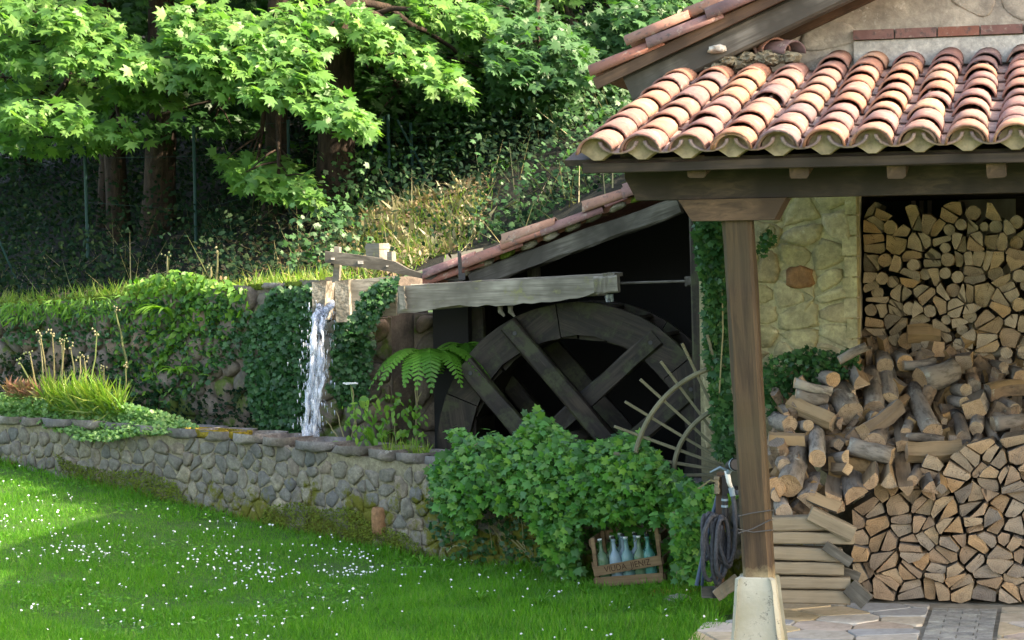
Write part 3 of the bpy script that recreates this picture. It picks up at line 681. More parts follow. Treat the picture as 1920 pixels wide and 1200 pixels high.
sb.prism([H(ul0 + .0, 4.9, -.1), H(ul0 + .28, 4.9, -.1), H(ul0 + .28, 6.09, -.1), H(ul0 + .0, 6.09, -.1)], EZ * (lz(ul0) + .04))
sb.build('shed_wall', M['dark'], lean)  # inner shade of the shed comes from this wall colour too
beam('wall_post', P(1322, 880, 15.6), P(1308, 380, 15.6), .12, .12, M['wheel'], lean, up=EX)
beam('wall_post', P(905, 760, 16.9), P(898, 575, 16.9), .2, .14, M['wheel'], lean, up=EX)
beam('wall_post', P(1003, 560, 16.9), P(1000, 480, 16.9), .09, .09, M['rafter'], lean, up=EX)
# masonry pier carrying the flume and the leat
def rubble_pier(px0, px1, py0, py1, D, name, label, cell=.22, dep=.35):
    a_, b_ = P(px0, py1, D), P(px1, py1, D); t_ = P(px0, py0, D)
    x = (Vector((b_.x, b_.y, 0)) - Vector((a_.x, a_.y, 0))); Wd = x.length; x.normalize(); o = Vector((a_.x, a_.y, 0))
    th = thing(name, label, 'stone pier', o); yb = EZ.cross(x)
    m_ = MB().prism([o - EZ * .1, o + x * Wd - EZ * .1, o + x * Wd + EZ * (t_.z), o + EZ * t_.z], yb * dep).build('core', M['leat_stone'], th)
    stones_on(th, o, x, EZ, 0, 0, Wd, t_.z, cell, cell * .8, M['leat_stone'], depth=.05, gap=.012, cap=60)
    return th
rubble_pier(684, 738, 596, 850, 16.75, 'masonry_pier', 'narrow rough stone pier below the wooden channel, right of the waterfall', .2)
rubble_pier(780, 905, 588, 850, 16.95, 'masonry_pier', 'dark mossy masonry block under the flume beside the mill wheel', .3)

# ================================================================== flume and sluice
fl = thing('wooden_flume', 'long grey weathered timber flume carrying water over the mill wheel', 'flume', P(745, 590, 16.16))
VF = 4.25
A0, A1, B0, B1 = HV(745, 536, VF), HV(745, 588, VF), HV(1118, 518, VF), HV(1118, 560, VF)
nseg = 22; vs = []; fs = []
for i in range(nseg + 1):
    t = i / nseg; a_ = A0.lerp(B0, t); b_ = A1.lerp(B1, t)
    b_ += EZ * (.012 * nz((t * 9, 0, 0), 2) + (.03 * math.exp(-((t - .3) / .08) ** 2)) + .03 * max(0, nz((t * 4, 3, 0), 3)) + (.05 * max(0, (t - .9) * 10) if t > .9 else 0)); a_ += EZ * .006 * nz((t * 7, 5, 0), 2)
    vs += [a_, b_, b_ + EY * .045, a_ + EY * .045]
for i in range(nseg): fs += [(i * 4 + j, i * 4 + (j + 1) % 4, i * 4 + 4 + (j + 1) % 4, i * 4 + 4 + j) for j in range(4)]
fs += [(3, 2, 1, 0), (nseg * 4, nseg * 4 + 1, nseg * 4 + 2, nseg * 4 + 3)]
A = A0
fmx = frame(EX, EY, EZ, A0); MB().add([fmx.inverted() @ v for v in vs], fs).build('side_board', M['flume'], fl, fmx)
beam('side_board', A0 + EY * .36 - EZ * .07, B0 + EY * .36 - EZ * .06, .045, .15, M['flume'], fl)
beam('floor_board', A1 + EY * .2 + EZ * .02, B1 + EY * .2 + EZ * .035, .3, .03, M['flume'], fl)
beam('end_board', HV(1116, 535, VF - .01) , HV(1160, 532, VF - .01), .1, .125, M['flume'], fl)
beam('end_board', HV(1138, 516, VF + .1), HV(1160, 514, VF + .1), .3, .03, M['flume'], fl)
beam('cleat', HV(752, 538, VF - .03), HV(757, 580, VF - .03), .05, .03, M['flume'], fl, up=EY)
for px in (938, 957):
    p = HV(px, 574, VF + .1); MB().tube([p, p + Vector((.0, 0, -.04)), p + Vector((.03, 0, -.075))], [.02, .02, .008], 7).build('hanger_peg', M['flume'], fl)
MB().tube([HV(1160, 531, VF + .1), HV(1290, 527, VF + .1)], .009, 6).build('tie_rod', M['rafter'], fl)
beam('rod_bracket', HV(1285, 528, VF + .1), HV(1312, 526, VF + .1), .06, .07, M['rafter'], fl)
MB().tube([HV(1142, 552, VF + .1), HV(1143, 566, VF + .1)], .03, 8).build('drip_water', M['water'], fl)
sl = thing('leat_sluice', 'grey concrete and board sluice at the head of the flume, water pouring out', 'sluice', P(660, 600, 16.5))
def slab_px(name, pts, D, dep, mat, par, dx=None):
    pp = [P(a, b, D) for a, b in pts]; fm = frame(EX, EY, EZ, pp[0])
    m_ = MB().prism([fm.inverted() @ p for p in pp][::-1], (0, dep, 0)); return m_.build(name, mat, par, fm)
slab_px('sluice_post', [(585, 529), (612, 527), (606, 600), (586, 612)], 16.75, .28, M['concrete2'], sl)
slab_px('sluice_post', [(628, 527), (653, 524), (656, 594), (650, 604), (630, 604)], 16.45, .28, M['concrete2'], sl)
slab_px('channel_board', [(653, 526), (742, 517), (742, 592), (655, 594)], 16.5, .08, M['flume'], sl)
slab_px('channel_board', [(730, 536), (745, 534), (743, 592), (711, 592), (728, 560)], 16.3, .05, M['flume'], sl)
slab_px('sluice_gate', [(610, 520), (629, 518), (629, 566), (608, 574)], 16.95, .05, M['rafter'], sl)
pd = thing('sluice_lever', 'grey tapering board lever pinned above the channel', 'lever', P(630, 520, 16.6))
slab_px('lever_board', [(609, 471), (640, 474), (700, 482), (741, 491), (764, 504), (795, 514), (868, 520), (868, 527), (800, 524), (760, 516), (722, 508), (680, 502), (640, 497), (609, 492)], 16.55, .05, M['rafter'], pd)
slab_px('peg_post', [(626, 462), (636, 463), (637, 500), (634, 530), (622, 530), (626, 500)], 16.62, .05, M['flume'], pd)
for px, py, s_ in ((624, 485, .016), (676, 492, .024), (726, 499, .01)):
    p = P(px, py, 16.545); MB().box(p, s_ * 1.7, .014, s_).build('pale_patch', M['lightmortar'], pd)
bx = thing('timber_block', 'pale weathered timber block standing behind the lever board', 'wood block', P(710, 500, 17.3))
fm = frame(Vector((.8, -.6, 0)), Vector((.6, .8, 0)), EZ, P(708, 480, 17.3)); MB().box((0, 0, 0), .14, .12, .2).build('block', M['flume'], bx, fm); MB().box((0, 0, .07), .15, .13, .03).build('cap', M['flume'], bx, fm)
bx = thing('short_stake', 'short square wooden stake just right of the timber block', 'stake', P(734, 495, 17.2))
MB().box((0, 0, 0), .05, .05, .12).build('stake', M['flume'], bx, frame(Vector((.8, -.6, 0)), Vector((.6, .8, 0)), EZ, P(734, 486, 17.2)))
ir = thing('iron_rod', 'upright rusty iron rod at the foot of the shed roof', 'rod', P(864, 526, 16.3))
MB().tube([P(864, 526, 16.3), P(861, 470, 16.3)], .014, 8).build('rod', M['iron'], ir); MB().box(P(866, 518, 16.3), .05, .04, .05).build('bracket', M['iron'], ir)

# ================================================================== water wheel
WV = 4.5; wc = HV(1083, 840, WV); RO = 1.075; RI = RO - .25; WD = .62
wheel = thing('water_wheel', 'large dark mossy wooden mill wheel standing in the lean-to', 'water wheel', wc)
def wl(a, b, v): return wc + EX * a + EZ * b + EY * v
WF = frame(EX, EY, EZ, wc)
def sector(a0, a1, ri, ro, v0, v1, name, mat, n=7):
    th = (a0 + a1) / 2; X = Vector((-math.sin(th), 0, math.cos(th))); Z = Vector((math.cos(th), 0, math.sin(th))); fm = frame(X, Vector((0, 1, 0)), X.cross(Vector((0, 1, 0))), Z * ro); inv = fm.inverted(); vs = []; fs = []
    for i in range(n + 1):
        a = a0 + (a1 - a0) * i / n; jr = .004 * random.uniform(-1, 1)
        for r, v in ((ro + jr, v0), (ro + jr, v1), (ri + jr * 3, v1), (ri + jr * 3, v0)): vs.append(inv @ Vector((math.cos(a) * r, v, math.sin(a) * r)))
    for i in range(n): fs += [(i * 4 + j, i * 4 + (j + 1) % 4, i * 4 + 4 + (j + 1) % 4, i * 4 + 4 + j) for j in range(4)]
    fs += [(3, 2, 1, 0), (n * 4, n * 4 + 1, n * 4 + 2, n * 4 + 3)]
    return MB().add(vs, fs).build(name, mat, wheel, WF @ fm)
for q in range(6):
    a0 = R(38 + q * 60); sector(a0 + .004, a0 + R(60) - .004, RI, RO, 0, .07, 'rim_segment', M['wheel'])
    sector(a0 + R(20), a0 + R(80) - .006, RI, RO, WD, WD + .07, 'rim_segment', M['wheel'])
for q in range(28):
    a = q / 28 * 6.2832; d0 = Vector((math.cos(a), 0, math.sin(a))); d1 = Vector((math.cos(a + .14), 0, math.sin(a + .14)))
    x = (d0 * (RO - .01) - d1 * (RI + .02)); fm = frame(x.normalized(), Vector((0, 1, 0)), x.normalized().cross(Vector((0, 1, 0))), d1 * (RI + .02) + Vector((0, .07, 0)))
    MB().box((x.length / 2, (WD - .07) / 2, 0), x.length, WD - .075, .025).build('bucket_board', M['wheel'], wheel, WF @ fm)
for q in range(24): sector(q / 24 * 6.2832 + .01, (q + 1) / 24 * 6.2832 - .01, RI - .02, RI + .01, .072, WD - .002, 'sole_board', M['wheel'], 2)
def arm(cx, cy, dx, dy, L, v, w_=.135):
    d = Vector((dx, 0, dy)).normalized(); c_ = Vector((cx, v, cy)); return beam('spoke', WF @ (c_ - d * L), WF @ (c_ + d * L), .085, w_, M['wheel'], wheel, up=EZ if abs(dx) > .1 else EX, jit=.006)
q = math.sqrt(.5); off = .225; n1 = Vector((.76, 0, .65)); t1 = Vector((.65, 0, -.76))
for s_ in (-1, 1):
    L = math.sqrt((RO - .03) ** 2 - off ** 2)
    for v in (-.075, WD + .02): arm(n1.x * off * s_, n1.z * off * s_, t1.x, t1.z, L, v)
    for v in (.02,): arm(t1.x * off * s_, t1.z * off * s_, n1.x, n1.z, L - .03, v)
for s_ in (-1, 1):
    L = math.sqrt((RO - .03) ** 2 - off ** 2) - .09
    for e_ in (-1, 1):
        for nv, tv in ((n1, t1), (t1, n1)):
            c_ = Vector((nv.x * off * s_ + tv.x * L * e_, -.125 if nv is n1 else -.03, nv.z * off * s_ + tv.z * L * e_)); MB().tube([WF @ c_, WF @ (c_ + Vector((0, .03, 0)))], .016, 8).build('bolt', M['iron'], wheel)
MB().tube([WF @ Vector((0, -.35, 0)), WF @ Vector((0, WD + .5, 0))], .13, 12).build('axle', M['wheel'], wheel)

# ================================================================== rake wheel (fan of tines)
rk = thing('hay_rake_wheel', 'dull metal fan of flat tines with two curved bars, half hidden by the porch post', 'rake wheel', P(1397, 889, 13.6))
DK = 13.75; rc_ = P(1397, 889, DK); sc_ = DK / F
RF = frame(Vector((1, 0, 0)), Vector((0, 1, 0)), EZ, rc_)
def rp(a, r, y=0): return RF @ Vector((-math.cos(R(a)) * r * sc_, y, math.sin(R(a)) * r * sc_))
for i, a in enumerate((86, 75.5, 65, 54, 43, 32, 21, 10, 0, -11)):
    r1_ = (270, 272, 273, 265, 266, 264, 262, 250, 205, 200)[i]
    beam('tine', rp(a, 40), rp(a, r1_), .018, .03, M['rake'], rk, up=Vector((0, -1, 0)), jit=.001, seg=4)
for rr, a0, a1 in ((210, 12, 90), (135, -12, 90)):
    pts = [rp(a, rr, -.02) for a in np.linspace(a0, a1, 26)]
    MB().tube(pts, .0155, 6).build('curved_bar', M['rake'], rk)
MB().tube([rp(0, 0, -.03), rp(0, 0, .04)], .16, 20).build('hub', M['rake'], rk)
beam('support_leg', rp(-80, 45, .05), rp(-86, 300, .05), .06, .05, M['rake'], rk)
# ================================================================== low stone wall along the lawn
NN = Vector((-NT_.y, NT_.x, 0))
if NN.y > 0: NN = -NN                    # outward, to the lawn
def ntop(s): return float(np.interp(s, [-2, 0, 1, 2.1, 4.2, 6, 9], [.6, .66, .69, .75, .79, .79, .85])) + .015 * nz((s, 0, 0), .7)
nw = thing('low_stone_wall', 'low wall of rounded grey stones with mossy foot along the lawn', 'stone wall', NA + NT_ * 4)
SX = -NT_                                 # viewer's left to right
so = NA + NT_ * (NL + 3)
S0 = NL + 3
vs = []; fs = []; n = 80; ext = 2.3
for i in range(n + 1):
    s = -ext + (S0 + ext) * i / n; b = NA + NT_ * s; z = ntop(s) - .04
    vs += [b - NN * .0 + EZ * -.1, b + EZ * z, b - NN * .3 + EZ * z, b - NN * .3 - EZ * .1]
for i in range(n): fs += [(i * 4 + j, i * 4 + (j + 1) % 4, i * 4 + 4 + (j + 1) % 4, i * 4 + 4 + j) for j in range(4)]
MB().add(vs, fs).build('wall_core', M['mortar'], nw)
stones_on(nw, so - EZ * .02, SX, EZ, 0, 0, S0 + ext, .84, .135, .105, M['wall_stone'], depth=.015, gap=.006, ch=1, rough=.45, keep=lambda x, z: lawnz(*(so + SX * x).to_2d()) - .03 < z < ntop(S0 - x) - .05, cap=290)
o = MB(); p0 = G(770, 1012); vs, fs, c = pillow(chaikin([(0, 0), (.11, 0), (.10, .2), (.0, .2)], 1, .1), .035); a = (P(773, 973, 15.75)); s = (a - NA).dot(NT_)
MB().add(vs, fs).build('stone', M['rust_stone'], nw, frame(SX, EZ, SX.cross(EZ), NA + NT_ * s + NN * .015 + EZ * .23), True)['label'] = 'orange brown block'
s = -ext; i = 0
while s < S0:
    L = random.uniform(.22, .5); z = ntop(s + L / 2)
    ov = [(-.17, -L / 2 + .01), (.17, -L / 2 + .012), (.2, 0), (.16, L / 2 - .01), (-.18, L / 2 - .01), (-.2, .02)]
    vs, fs, c = pillow(chaikin([(x * random.uniform(.85, 1.1), y) for x, y in ov], 1, .2), .045, back=.04, rough=.25)
    MB().add(vs, fs).build('cap_stone', M['cap_stone'], nw, frame(NN, NT_, NN.cross(NT_), NA + NT_ * (s + L / 2) - NN * .14 + EZ * (z - .01)), True); s += L; i += 1
for px, py, a, b in ((395, 806, .22, .1), (455, 813, .3, .12), (425, 811, .15, .09)):
    s = (P(px, py, 16.9) - NA).dot(NT_); vs = []; nn = 16
    vs, fs, c = pillow([(a * math.cos(t * .3927) * random.uniform(.85, 1.1), b * math.sin(t * .3927) * random.uniform(.85, 1.1)) for t in range(16)], .05, rough=.1)
    t_ = MB().add(vs, fs).build('moss_cushion', M['moss'], None, frame(NN, NT_, NN.cross(NT_), NA + NT_ * s - NN * .08 + EZ * (ntop(s) + .01)) @ Matrix.Rotation(1.57, 4, 'Z'), True)
    tag(t_, {395: 'small orange moss cushion at the left of the three on the wall top', 455: 'largest golden moss cushion on the top of the low wall', 425: 'middle golden moss cushion on the low wall'}[px], 'moss')

# ================================================================== leat (far) wall
lw = thing('leat_wall', 'tall overgrown stone wall with mossy grassy top behind the low wall', 'stone wall', FA + FT * 3)
vs = []; fs = []; n = 50; LL = 16; LX = -.75
for i in range(n + 1):
    s = LX + LL * i / n; b = FA + FT * s; z = ledge(s) - .02 + .02 * nz((s, 2, 0), 1.5)
    j = .03 * nz((s, 7, 0), 1.2)
    vs += [b - FN * (.0 + j) - EZ * .1, b - FN * j + EZ * z, b + FN * .45 + EZ * (z + .02), b + FN * .45 - EZ * .1]
for i in range(n): fs += [(i * 4 + j, i * 4 + (j + 1) % 4, i * 4 + 4 + (j + 1) % 4, i * 4 + 4 + j) for j in range(4)]
fs += [(0, 1, 2, 3)]
MB().add(vs, fs).build('wall_core', M['leat_stone'], lw)
stones_on(lw, FA + FT * 9 , -FT, EZ, 0, .3, 9.7, 1.9, .3, .17, M['leat_stone'], depth=.05, gap=.012, keep=lambda x, z: z < ledge(9 - x) - .1, cap=260)
vs = []
for i in range(26):
    s = .1 + i * .22; vs_, fs_, c = pillow(chaikin([(-.13, -.12), (.14, -.12), (.16, .0), (.13, .12), (-.14, .13)], 1), .035, rough=.3)
    MB().add(vs_, fs_).build('coping_stone', M['greenmoss'] if i > 5 or i % 2 else M['cap_stone'], lw, frame(FT, FN, FT.cross(FN), FA + FT * s + FN * (.1 + random.uniform(-.02, .02)) + EZ * (ledge(s) - .01)), True)
pq_ = [FA + FT * -.7, FA + FT * 7, NA + NT_ * (NL + 1) - NN * .32, NA + NT_ * .5 - NN * .32]
pool = MB().add([(q.x, q.y, .1) for q in pq_], [(0, 1, 2, 3)]).build('pool', M['pool'])
pool['kind'] = 'structure'

# falling water
wt = MB(); pth = [(613, 566, 16.85), (607, 578, 16.72), (600, 592, 16.6), (597, 625, 16.5), (594, 660, 16.46), (592, 700, 16.42), (589, 745, 16.4), (586, 790, 16.38), (584, 835, 16.36), (583, 900, 16.36)]
pts0 = [P(*a) for a in pth]; dense = []
for i in range(len(pts0) - 1):
    for t in range(6): dense.append(pts0[i].lerp(pts0[i + 1], t / 6))
dense.append(pts0[-1])
for kx in range(18):
    ph = random.uniform(0, 9); pts = []; rad = []
    for i, p in enumerate(dense):
        t = i / len(dense); wdt = (.036 + .004 * t) if t > .1 else .05
        off_ = Vector((math.sin(kx * 2.3) * wdt + .045 * nz((kx * 5, i * .08, ph), 1.0) + .012 * nz((kx, i * .4, ph), 1), .05 * math.cos(kx * 1.7) + .03 * nz((kx, i * .2, 9 + ph), 1), 0)); pts.append(p + off_); rad.append(max(.004, .0145 + .011 * nz((i * .3, kx, ph), 1) - (.004 * t)))
    wt.tube(pts, rad, 7)
for i in range(620):
    p = random.choice(dense[4:]); q = p + Vector((random.gauss(0, .07), random.gauss(0, .05), random.uniform(-.05, .05))); r = random.uniform(.002, .007); wt.tube([q, q - EZ * r * 6], [r, r * .3], 4)
wo_ = wt.build('falling_water', M['water'], None, smooth=True); wo_['kind'] = 'structure'

# ================================================================== paving
slabz = .0
pvx0 = UV(G(1322, 1190))[0]; 
pav = MB(); pav.prism([H(-.42, -1.2, .012), H(5, -1.2, .012), H(5, 4.3, .012), H(-.25, 4.3, .012), H(-.25, .7, .012)], EZ * -.1)
pav = pav.build('paving', M['joint']); pav['kind'] = 'structure'
bk0 = UV(G(1742, 1128, .02)); bk1 = UV(G(1737, 1200, .02)); bk2 = UV(G(1875, 1128, .02)); u0 = (bk0[0] + bk1[0]) / 2; u1 = bk2[0]
def flags(ua, ub, va, vb, cx, cy, cap):
    pts = grid_pts(ua, va, ub, vb, cx, cy, .35); cells = voronoi(pts, ua, va, ub, vb, 2.5 * max(cx, cy))
    for poly in cells:
        if len(poly) < 3: continue
        poly = shrink(poly, .008)
        if len(poly) < 3 or abs(area(poly)) < .008: continue
        poly = chaikin(poly, 1, .12); c = cent(poly)
        if c[1] > .75 and c[0] < -.25: continue
        fm = frame(EX, EY, EZ, H(c[0], c[1], .012)); h = random.uniform(.012, .02)
        m_ = MB().prism([(x - c[0], y - c[1], 0) for x, y in poly], (0, 0, h)); m_.build('flagstone', M['flag'], pav, fm)
flags(-.46, u0 - .01, -.95, 1.7, .42, .2, 300); flags(u1 + .01, 3.2, -.95, 1.7, .42, .22, 300)
r = 0; v = -.9
while v < 1.6:
    u = u0 + .005; 
    if r % 2: wds = [.105, .21, .125]
    else: wds = [.21, .125, .105]
    wt_ = (u1 - u0 - .01); kx = wt_ / sum(wds)
    for wd in wds:
        wd *= kx; MB().box((0, 0, 0), wd - .006, .092, .02).build('paver', M['paver'], pav, frame(EX, EY, EZ, H(u + wd / 2, v, .014 + random.uniform(-.001, .003)))); u += wd
    v += .098; r += 1

# ================================================================== firewood
ORD = ['first', 'second', 'third', 'fourth', 'fifth', 'sixth', 'seventh', 'eighth', 'ninth', 'tenth', 'eleventh', 'twelfth', 'thirteenth', 'fourteenth', 'fifteenth', 'sixteenth', 'seventeenth', 'eighteenth', 'nineteenth', 'twentieth', 'twenty-first', 'twenty-second', 'twenty-third', 'twenty-fourth']
def end_log(poly, u_v, L, name='firewood_log', pv=0.0, barkp=.35):
    """poly in (u,z); front face at v=u_v, runs back L"""
    c = cent(poly); n = len(poly); vs = []; fs = []; mi = []
    sk = (random.uniform(-.02, .02), random.uniform(-.015, .015))
    for i, (y, sc) in enumerate(((0, .97), (.012, 1.0), (L, .93))):
        for x, z in poly:
            vs.append(((x - c[0]) * sc + sk[0] * (i == 2), y + (random.uniform(-.006, .006) if i == 0 else 0), (z - c[1]) * sc + sk[1] * (i == 2)))
    fs.append(tuple(range(n))); mi.append(1)
    fs.append(tuple(range(2 * n, 3 * n))[::-1]); mi.append(1)
    b0 = random.randrange(n); bl = int(n * barkp) + 1
    for r_ in range(2):
        for i in range(n):
            fs.append((r_ * n + i, (r_ + 1) * n + i, (r_ + 1) * n + (i + 1) % n, r_ * n + (i + 1) % n)); mi.append(0 if (i - b0) % n < bl else 2)
    me = MB().add(vs, fs, mi).mesh(name, [M['logbark'], M['end'], M['split']])
    fm = frame(EX, EY, EZ, H(c[0], u_v + pv, c[1])) @ Matrix.Rotation(random.uniform(-.05, .05), 4, 'Z') @ Matrix.Rotation(random.uniform(-.04, .04), 4, 'X')
    return inst(name, me, None, fm)
def shape_word(poly):
    q = [p for i, p in enumerate(poly)]; return 'three-sided' if len(q) <= 3 else 'four-sided' if len(q) == 4 else 'blocky'
def split_cell(poly, amax):
    if abs(area(poly)) < amax or len(poly) < 4 : return [poly]
    c = cent(poly); a = random.uniform(0, math.pi); dx, dy = math.cos(a), math.sin(a); b = dx * c[0] + dy * c[1]
    return [x for x in (clip(poly, dx, dy, b), clip(poly, -dx, -dy, -b)) if len(x) >= 3]
def log_stack(ua, ub, za, zb, cx, cy, vfront, L, topf, where, group, cat='log', order_from='planks', curve=.5, sp=.5, reverse=False):
    # jittered rows
    pts = []; rows = []; z = za + cy / 2; r = 0; cx0 = cx
    while z < zb:
        x = ua + random.uniform(.2, .8) * cx
        while x < ub:
            pts.append((x + random.uniform(-.28, .28) * cx, z + random.uniform(-.3, .3) * cy)); rows.append(r); x += cx * random.uniform(.8, 1.25)
        z += cy; r += 1
    cells = voronoi(pts, ua, za, ub, zb, 3 * max(cx, cy)); pc = []
    for poly, r in zip(cells, rows):
        if len(poly) < 3: continue
        for q in (split_cell(poly, cx * cy * .62) if random.random() < sp else [poly]):
            q = shrink(q, .002)
            if len(q) > 2 and reverse and random.random() < .3:
                c0 = cent(q); rr_ = math.sqrt(abs(area(q)) / 3.1416) * .98; q = [(c0[0] + rr_ * math.cos(t_ * .6283) * random.uniform(.93, 1.05), c0[1] + rr_ * math.sin(t_ * .6283) * random.uniform(.93, 1.05)) for t_ in range(10)]
            if len(q) < 3 or abs(area(q)) < .003: continue
            c0 = cent(q); a_ = random.uniform(-.16, .16); s_ = random.uniform(.86, 1.0); q = [(c0[0] + ((x - c0[0]) * math.cos(a_) - (y - c0[1]) * math.sin(a_)) * s_, c0[1] + ((x - c0[0]) * math.sin(a_) + (y - c0[1]) * math.cos(a_)) * s_) for x, y in q]
            c = cent(q)
            if c[1] > topf(c[0]): continue
            pc.append((r, c[0], q))
    nr = max(p[0] for p in pc); out = []
    for r in range(nr + 1):
        row = sorted([p for p in pc if p[0] == r], key=lambda p: p[1])
        for i, (_, x, q) in enumerate(row):
            sw_ = shape_word(q); q2 = []
            n = len(q); ke = random.randrange(n)       # one side bowed like bark, the others nearly straight
            for j in range(n):
                a, b = q[j], q[(j + 1) % n]; q2.append((a[0] + (b[0] - a[0]) * .04, a[1] + (b[1] - a[1]) * .04))
                if j == ke or random.random() < curve:
                    L_ = math.hypot(b[0] - a[0], b[1] - a[1]); bow = random.uniform(-.03, .07) * L_ if j != ke else random.uniform(.08, .16) * L_; nx, ny = (b[1] - a[1]) / (L_ + 1e-6), -(b[0] - a[0]) / (L_ + 1e-6)
                    q2.append(((a[0] + b[0]) / 2 + nx * bow, (a[1] + b[1]) / 2 + ny * bow))
                q2.append((b[0] - (b[0] - a[0]) * .04, b[1] - (b[1] - a[1]) * .04))
            o = end_log(q2, vfront, L, pv=random.uniform(-.045, .03) * 1.0)
            if reverse: lab = f'{sw_} log end, {ORD[min(nr - r, 23)]} row from top, {ORD[min(i, 23)]} from the {order_from}, {where}'
            else: lab = f'{sw_} log end, {ORD[min(r, 23)]} row up, {ORD[min(i, 23)]} from the {order_from}, {where}'
            tag(o, lab, 'log', group); out.append((abs(area(q2)), o))
    return out
vf = UV(HV(1700, 1125, 0))[1]
fl0 = UV(G(1640, 1124, .03)); VFR = fl0[1]                         # front plane of the neat stack
ufl = UV(HV(1598, 1000, VFR))[0]
def ftop(u):                                                        # skyline of the neat stack, falls to the left
    return np.interp(u, [ufl, ufl + .12, ufl + .35, ufl + .7, ufl + 1.2], [.56, .66, .80, .95, 1.02])
nfr = log_stack(ufl, 1.5, .03, 1.1, .145, .1, VFR, .36, ftop, 'neat pale front stack', 'split logs of the neat front stack', order_from='plank pile', sp=.95, curve=.3)

VBK = VG + .35
ubk = .27
def btop(u): return HV(1700, 398, VBK).z + .03 * math.sin(u * 9) + .02 * math.sin(u * 23)
nbk = log_stack(ubk, 1.68, 1.25, 2.6, .135, .105, VBK, .4, btop, 'dark rear stack', 'log ends of the dark rear stack in the recess', order_from='stone pillar', reverse=True, curve=.6, sp=.9)

def join_small(lst, keep, name, label):    # the smallest ends beyond the first `keep` become one mass
    lst.sort(key=lambda a: -a[0]); jm = MB()
    for _, o in lst[keep:]:
        mw = W[o.name]; me = o.data; jm.add([mw @ v_.co for v_ in me.vertices], [tuple(p_.vertices) for p_ in me.polygons], [p_.material_index for p_ in me.polygons]); bpy.data.objects.remove(o)
    tag(jm.build(name, [M['logbark'], M['end'], M['split']]), label, 'firewood', kind='stuff')
print('STACKS', len(nfr), len(nbk))
join_small(nfr, 110, 'small_log_ends', 'smallest wedges filling gaps in the neat front stack')
join_small(nbk, 96, 'small_log_ends', 'smallest log ends filling gaps in the dark rear stack')
def jlog(p0, p1, d, kind, name='firewood_log', flat=.8):
    """free lying log from p0 to p1; kind r round, s split prism, h half"""
    p0, p1 = Vector(p0), Vector(p1); L = (p1 - p0).length; y = (p1 - p0).normalized(); x = y.orthogonal().normalized(); z = x.cross(y)
    if kind == 'r': ring_ = [(math.cos(t * 2 * math.pi / 12) * random.uniform(.9, 1.08), math.sin(t * 2 * math.pi / 12) * random.uniform(.9, 1.08)) for t in range(12)]; bark = [1] * 12
    elif kind == 'h': ring_ = [(math.cos(t * math.pi / 7), math.sin(t * math.pi / 7) * 1.0 - .35) for t in range(8)]; bark = [1] * 7 + [0]
    elif kind == 'w': ring_ = [(-.9, -.6)] + [(-.9 + 1.75 * math.cos(t * 1.05 / 4), -.6 + 1.6 * math.sin(t * 1.05 / 4)) for t in range(5)]; bark = [0, 1, 1, 1, 1, 0]
    else: ring_ = [(-.8, -.7), (.85, -.75), (.9, .65), (.1, .85), (-.85, .6)]; bark = [0, 1, 0, 0, 0]
    a = random.uniform(0, 6.28); ca, sa = math.cos(a), math.sin(a); ring_ = [(p * ca - q * sa, p * sa + q * ca) for p, q in ring_]
    n = len(ring_); vs = []; fs = []; mi = []; seg = 5; be = random.uniform(-.02, .02)
    for i in range(seg + 1):
        t = i / seg; tw = 1 + .06 * random.uniform(-1, 1)
        for (a_, b_) in ring_: vs.append((a_ * d / 2 * tw + be * math.sin(t * 3.14), L * t + (random.uniform(-.006, .006) if i in (0, seg) else 0), b_ * d / 2 * tw))
    for i in range(seg):
        for j in range(n): fs.append((i * n + j, (i + 1) * n + j, (i + 1) * n + (j + 1) % n, i * n + (j + 1) % n)); mi.append(0 if bark[j] else 2)
    fs += [tuple(range(n)), tuple(range(seg * n, seg * n + n))[::-1]]; mi += [1, 1]
    me = MB().add(vs, fs, mi).mesh(name, [M['logbark'], M['end'], M['split']])
    if kind == 'r': me.polygons.foreach_set('use_smooth', [m_ == 0 for m_ in mi])
    return inst(name, me, None, frame(x, y, z, p0))
def depth_heap(py):                        # the loose heap leans back against the rear stack
    return np.interp(py, [560, 640, 760, 880, 960], [14.15, 13.95, 13.35, 12.75, 12.55])
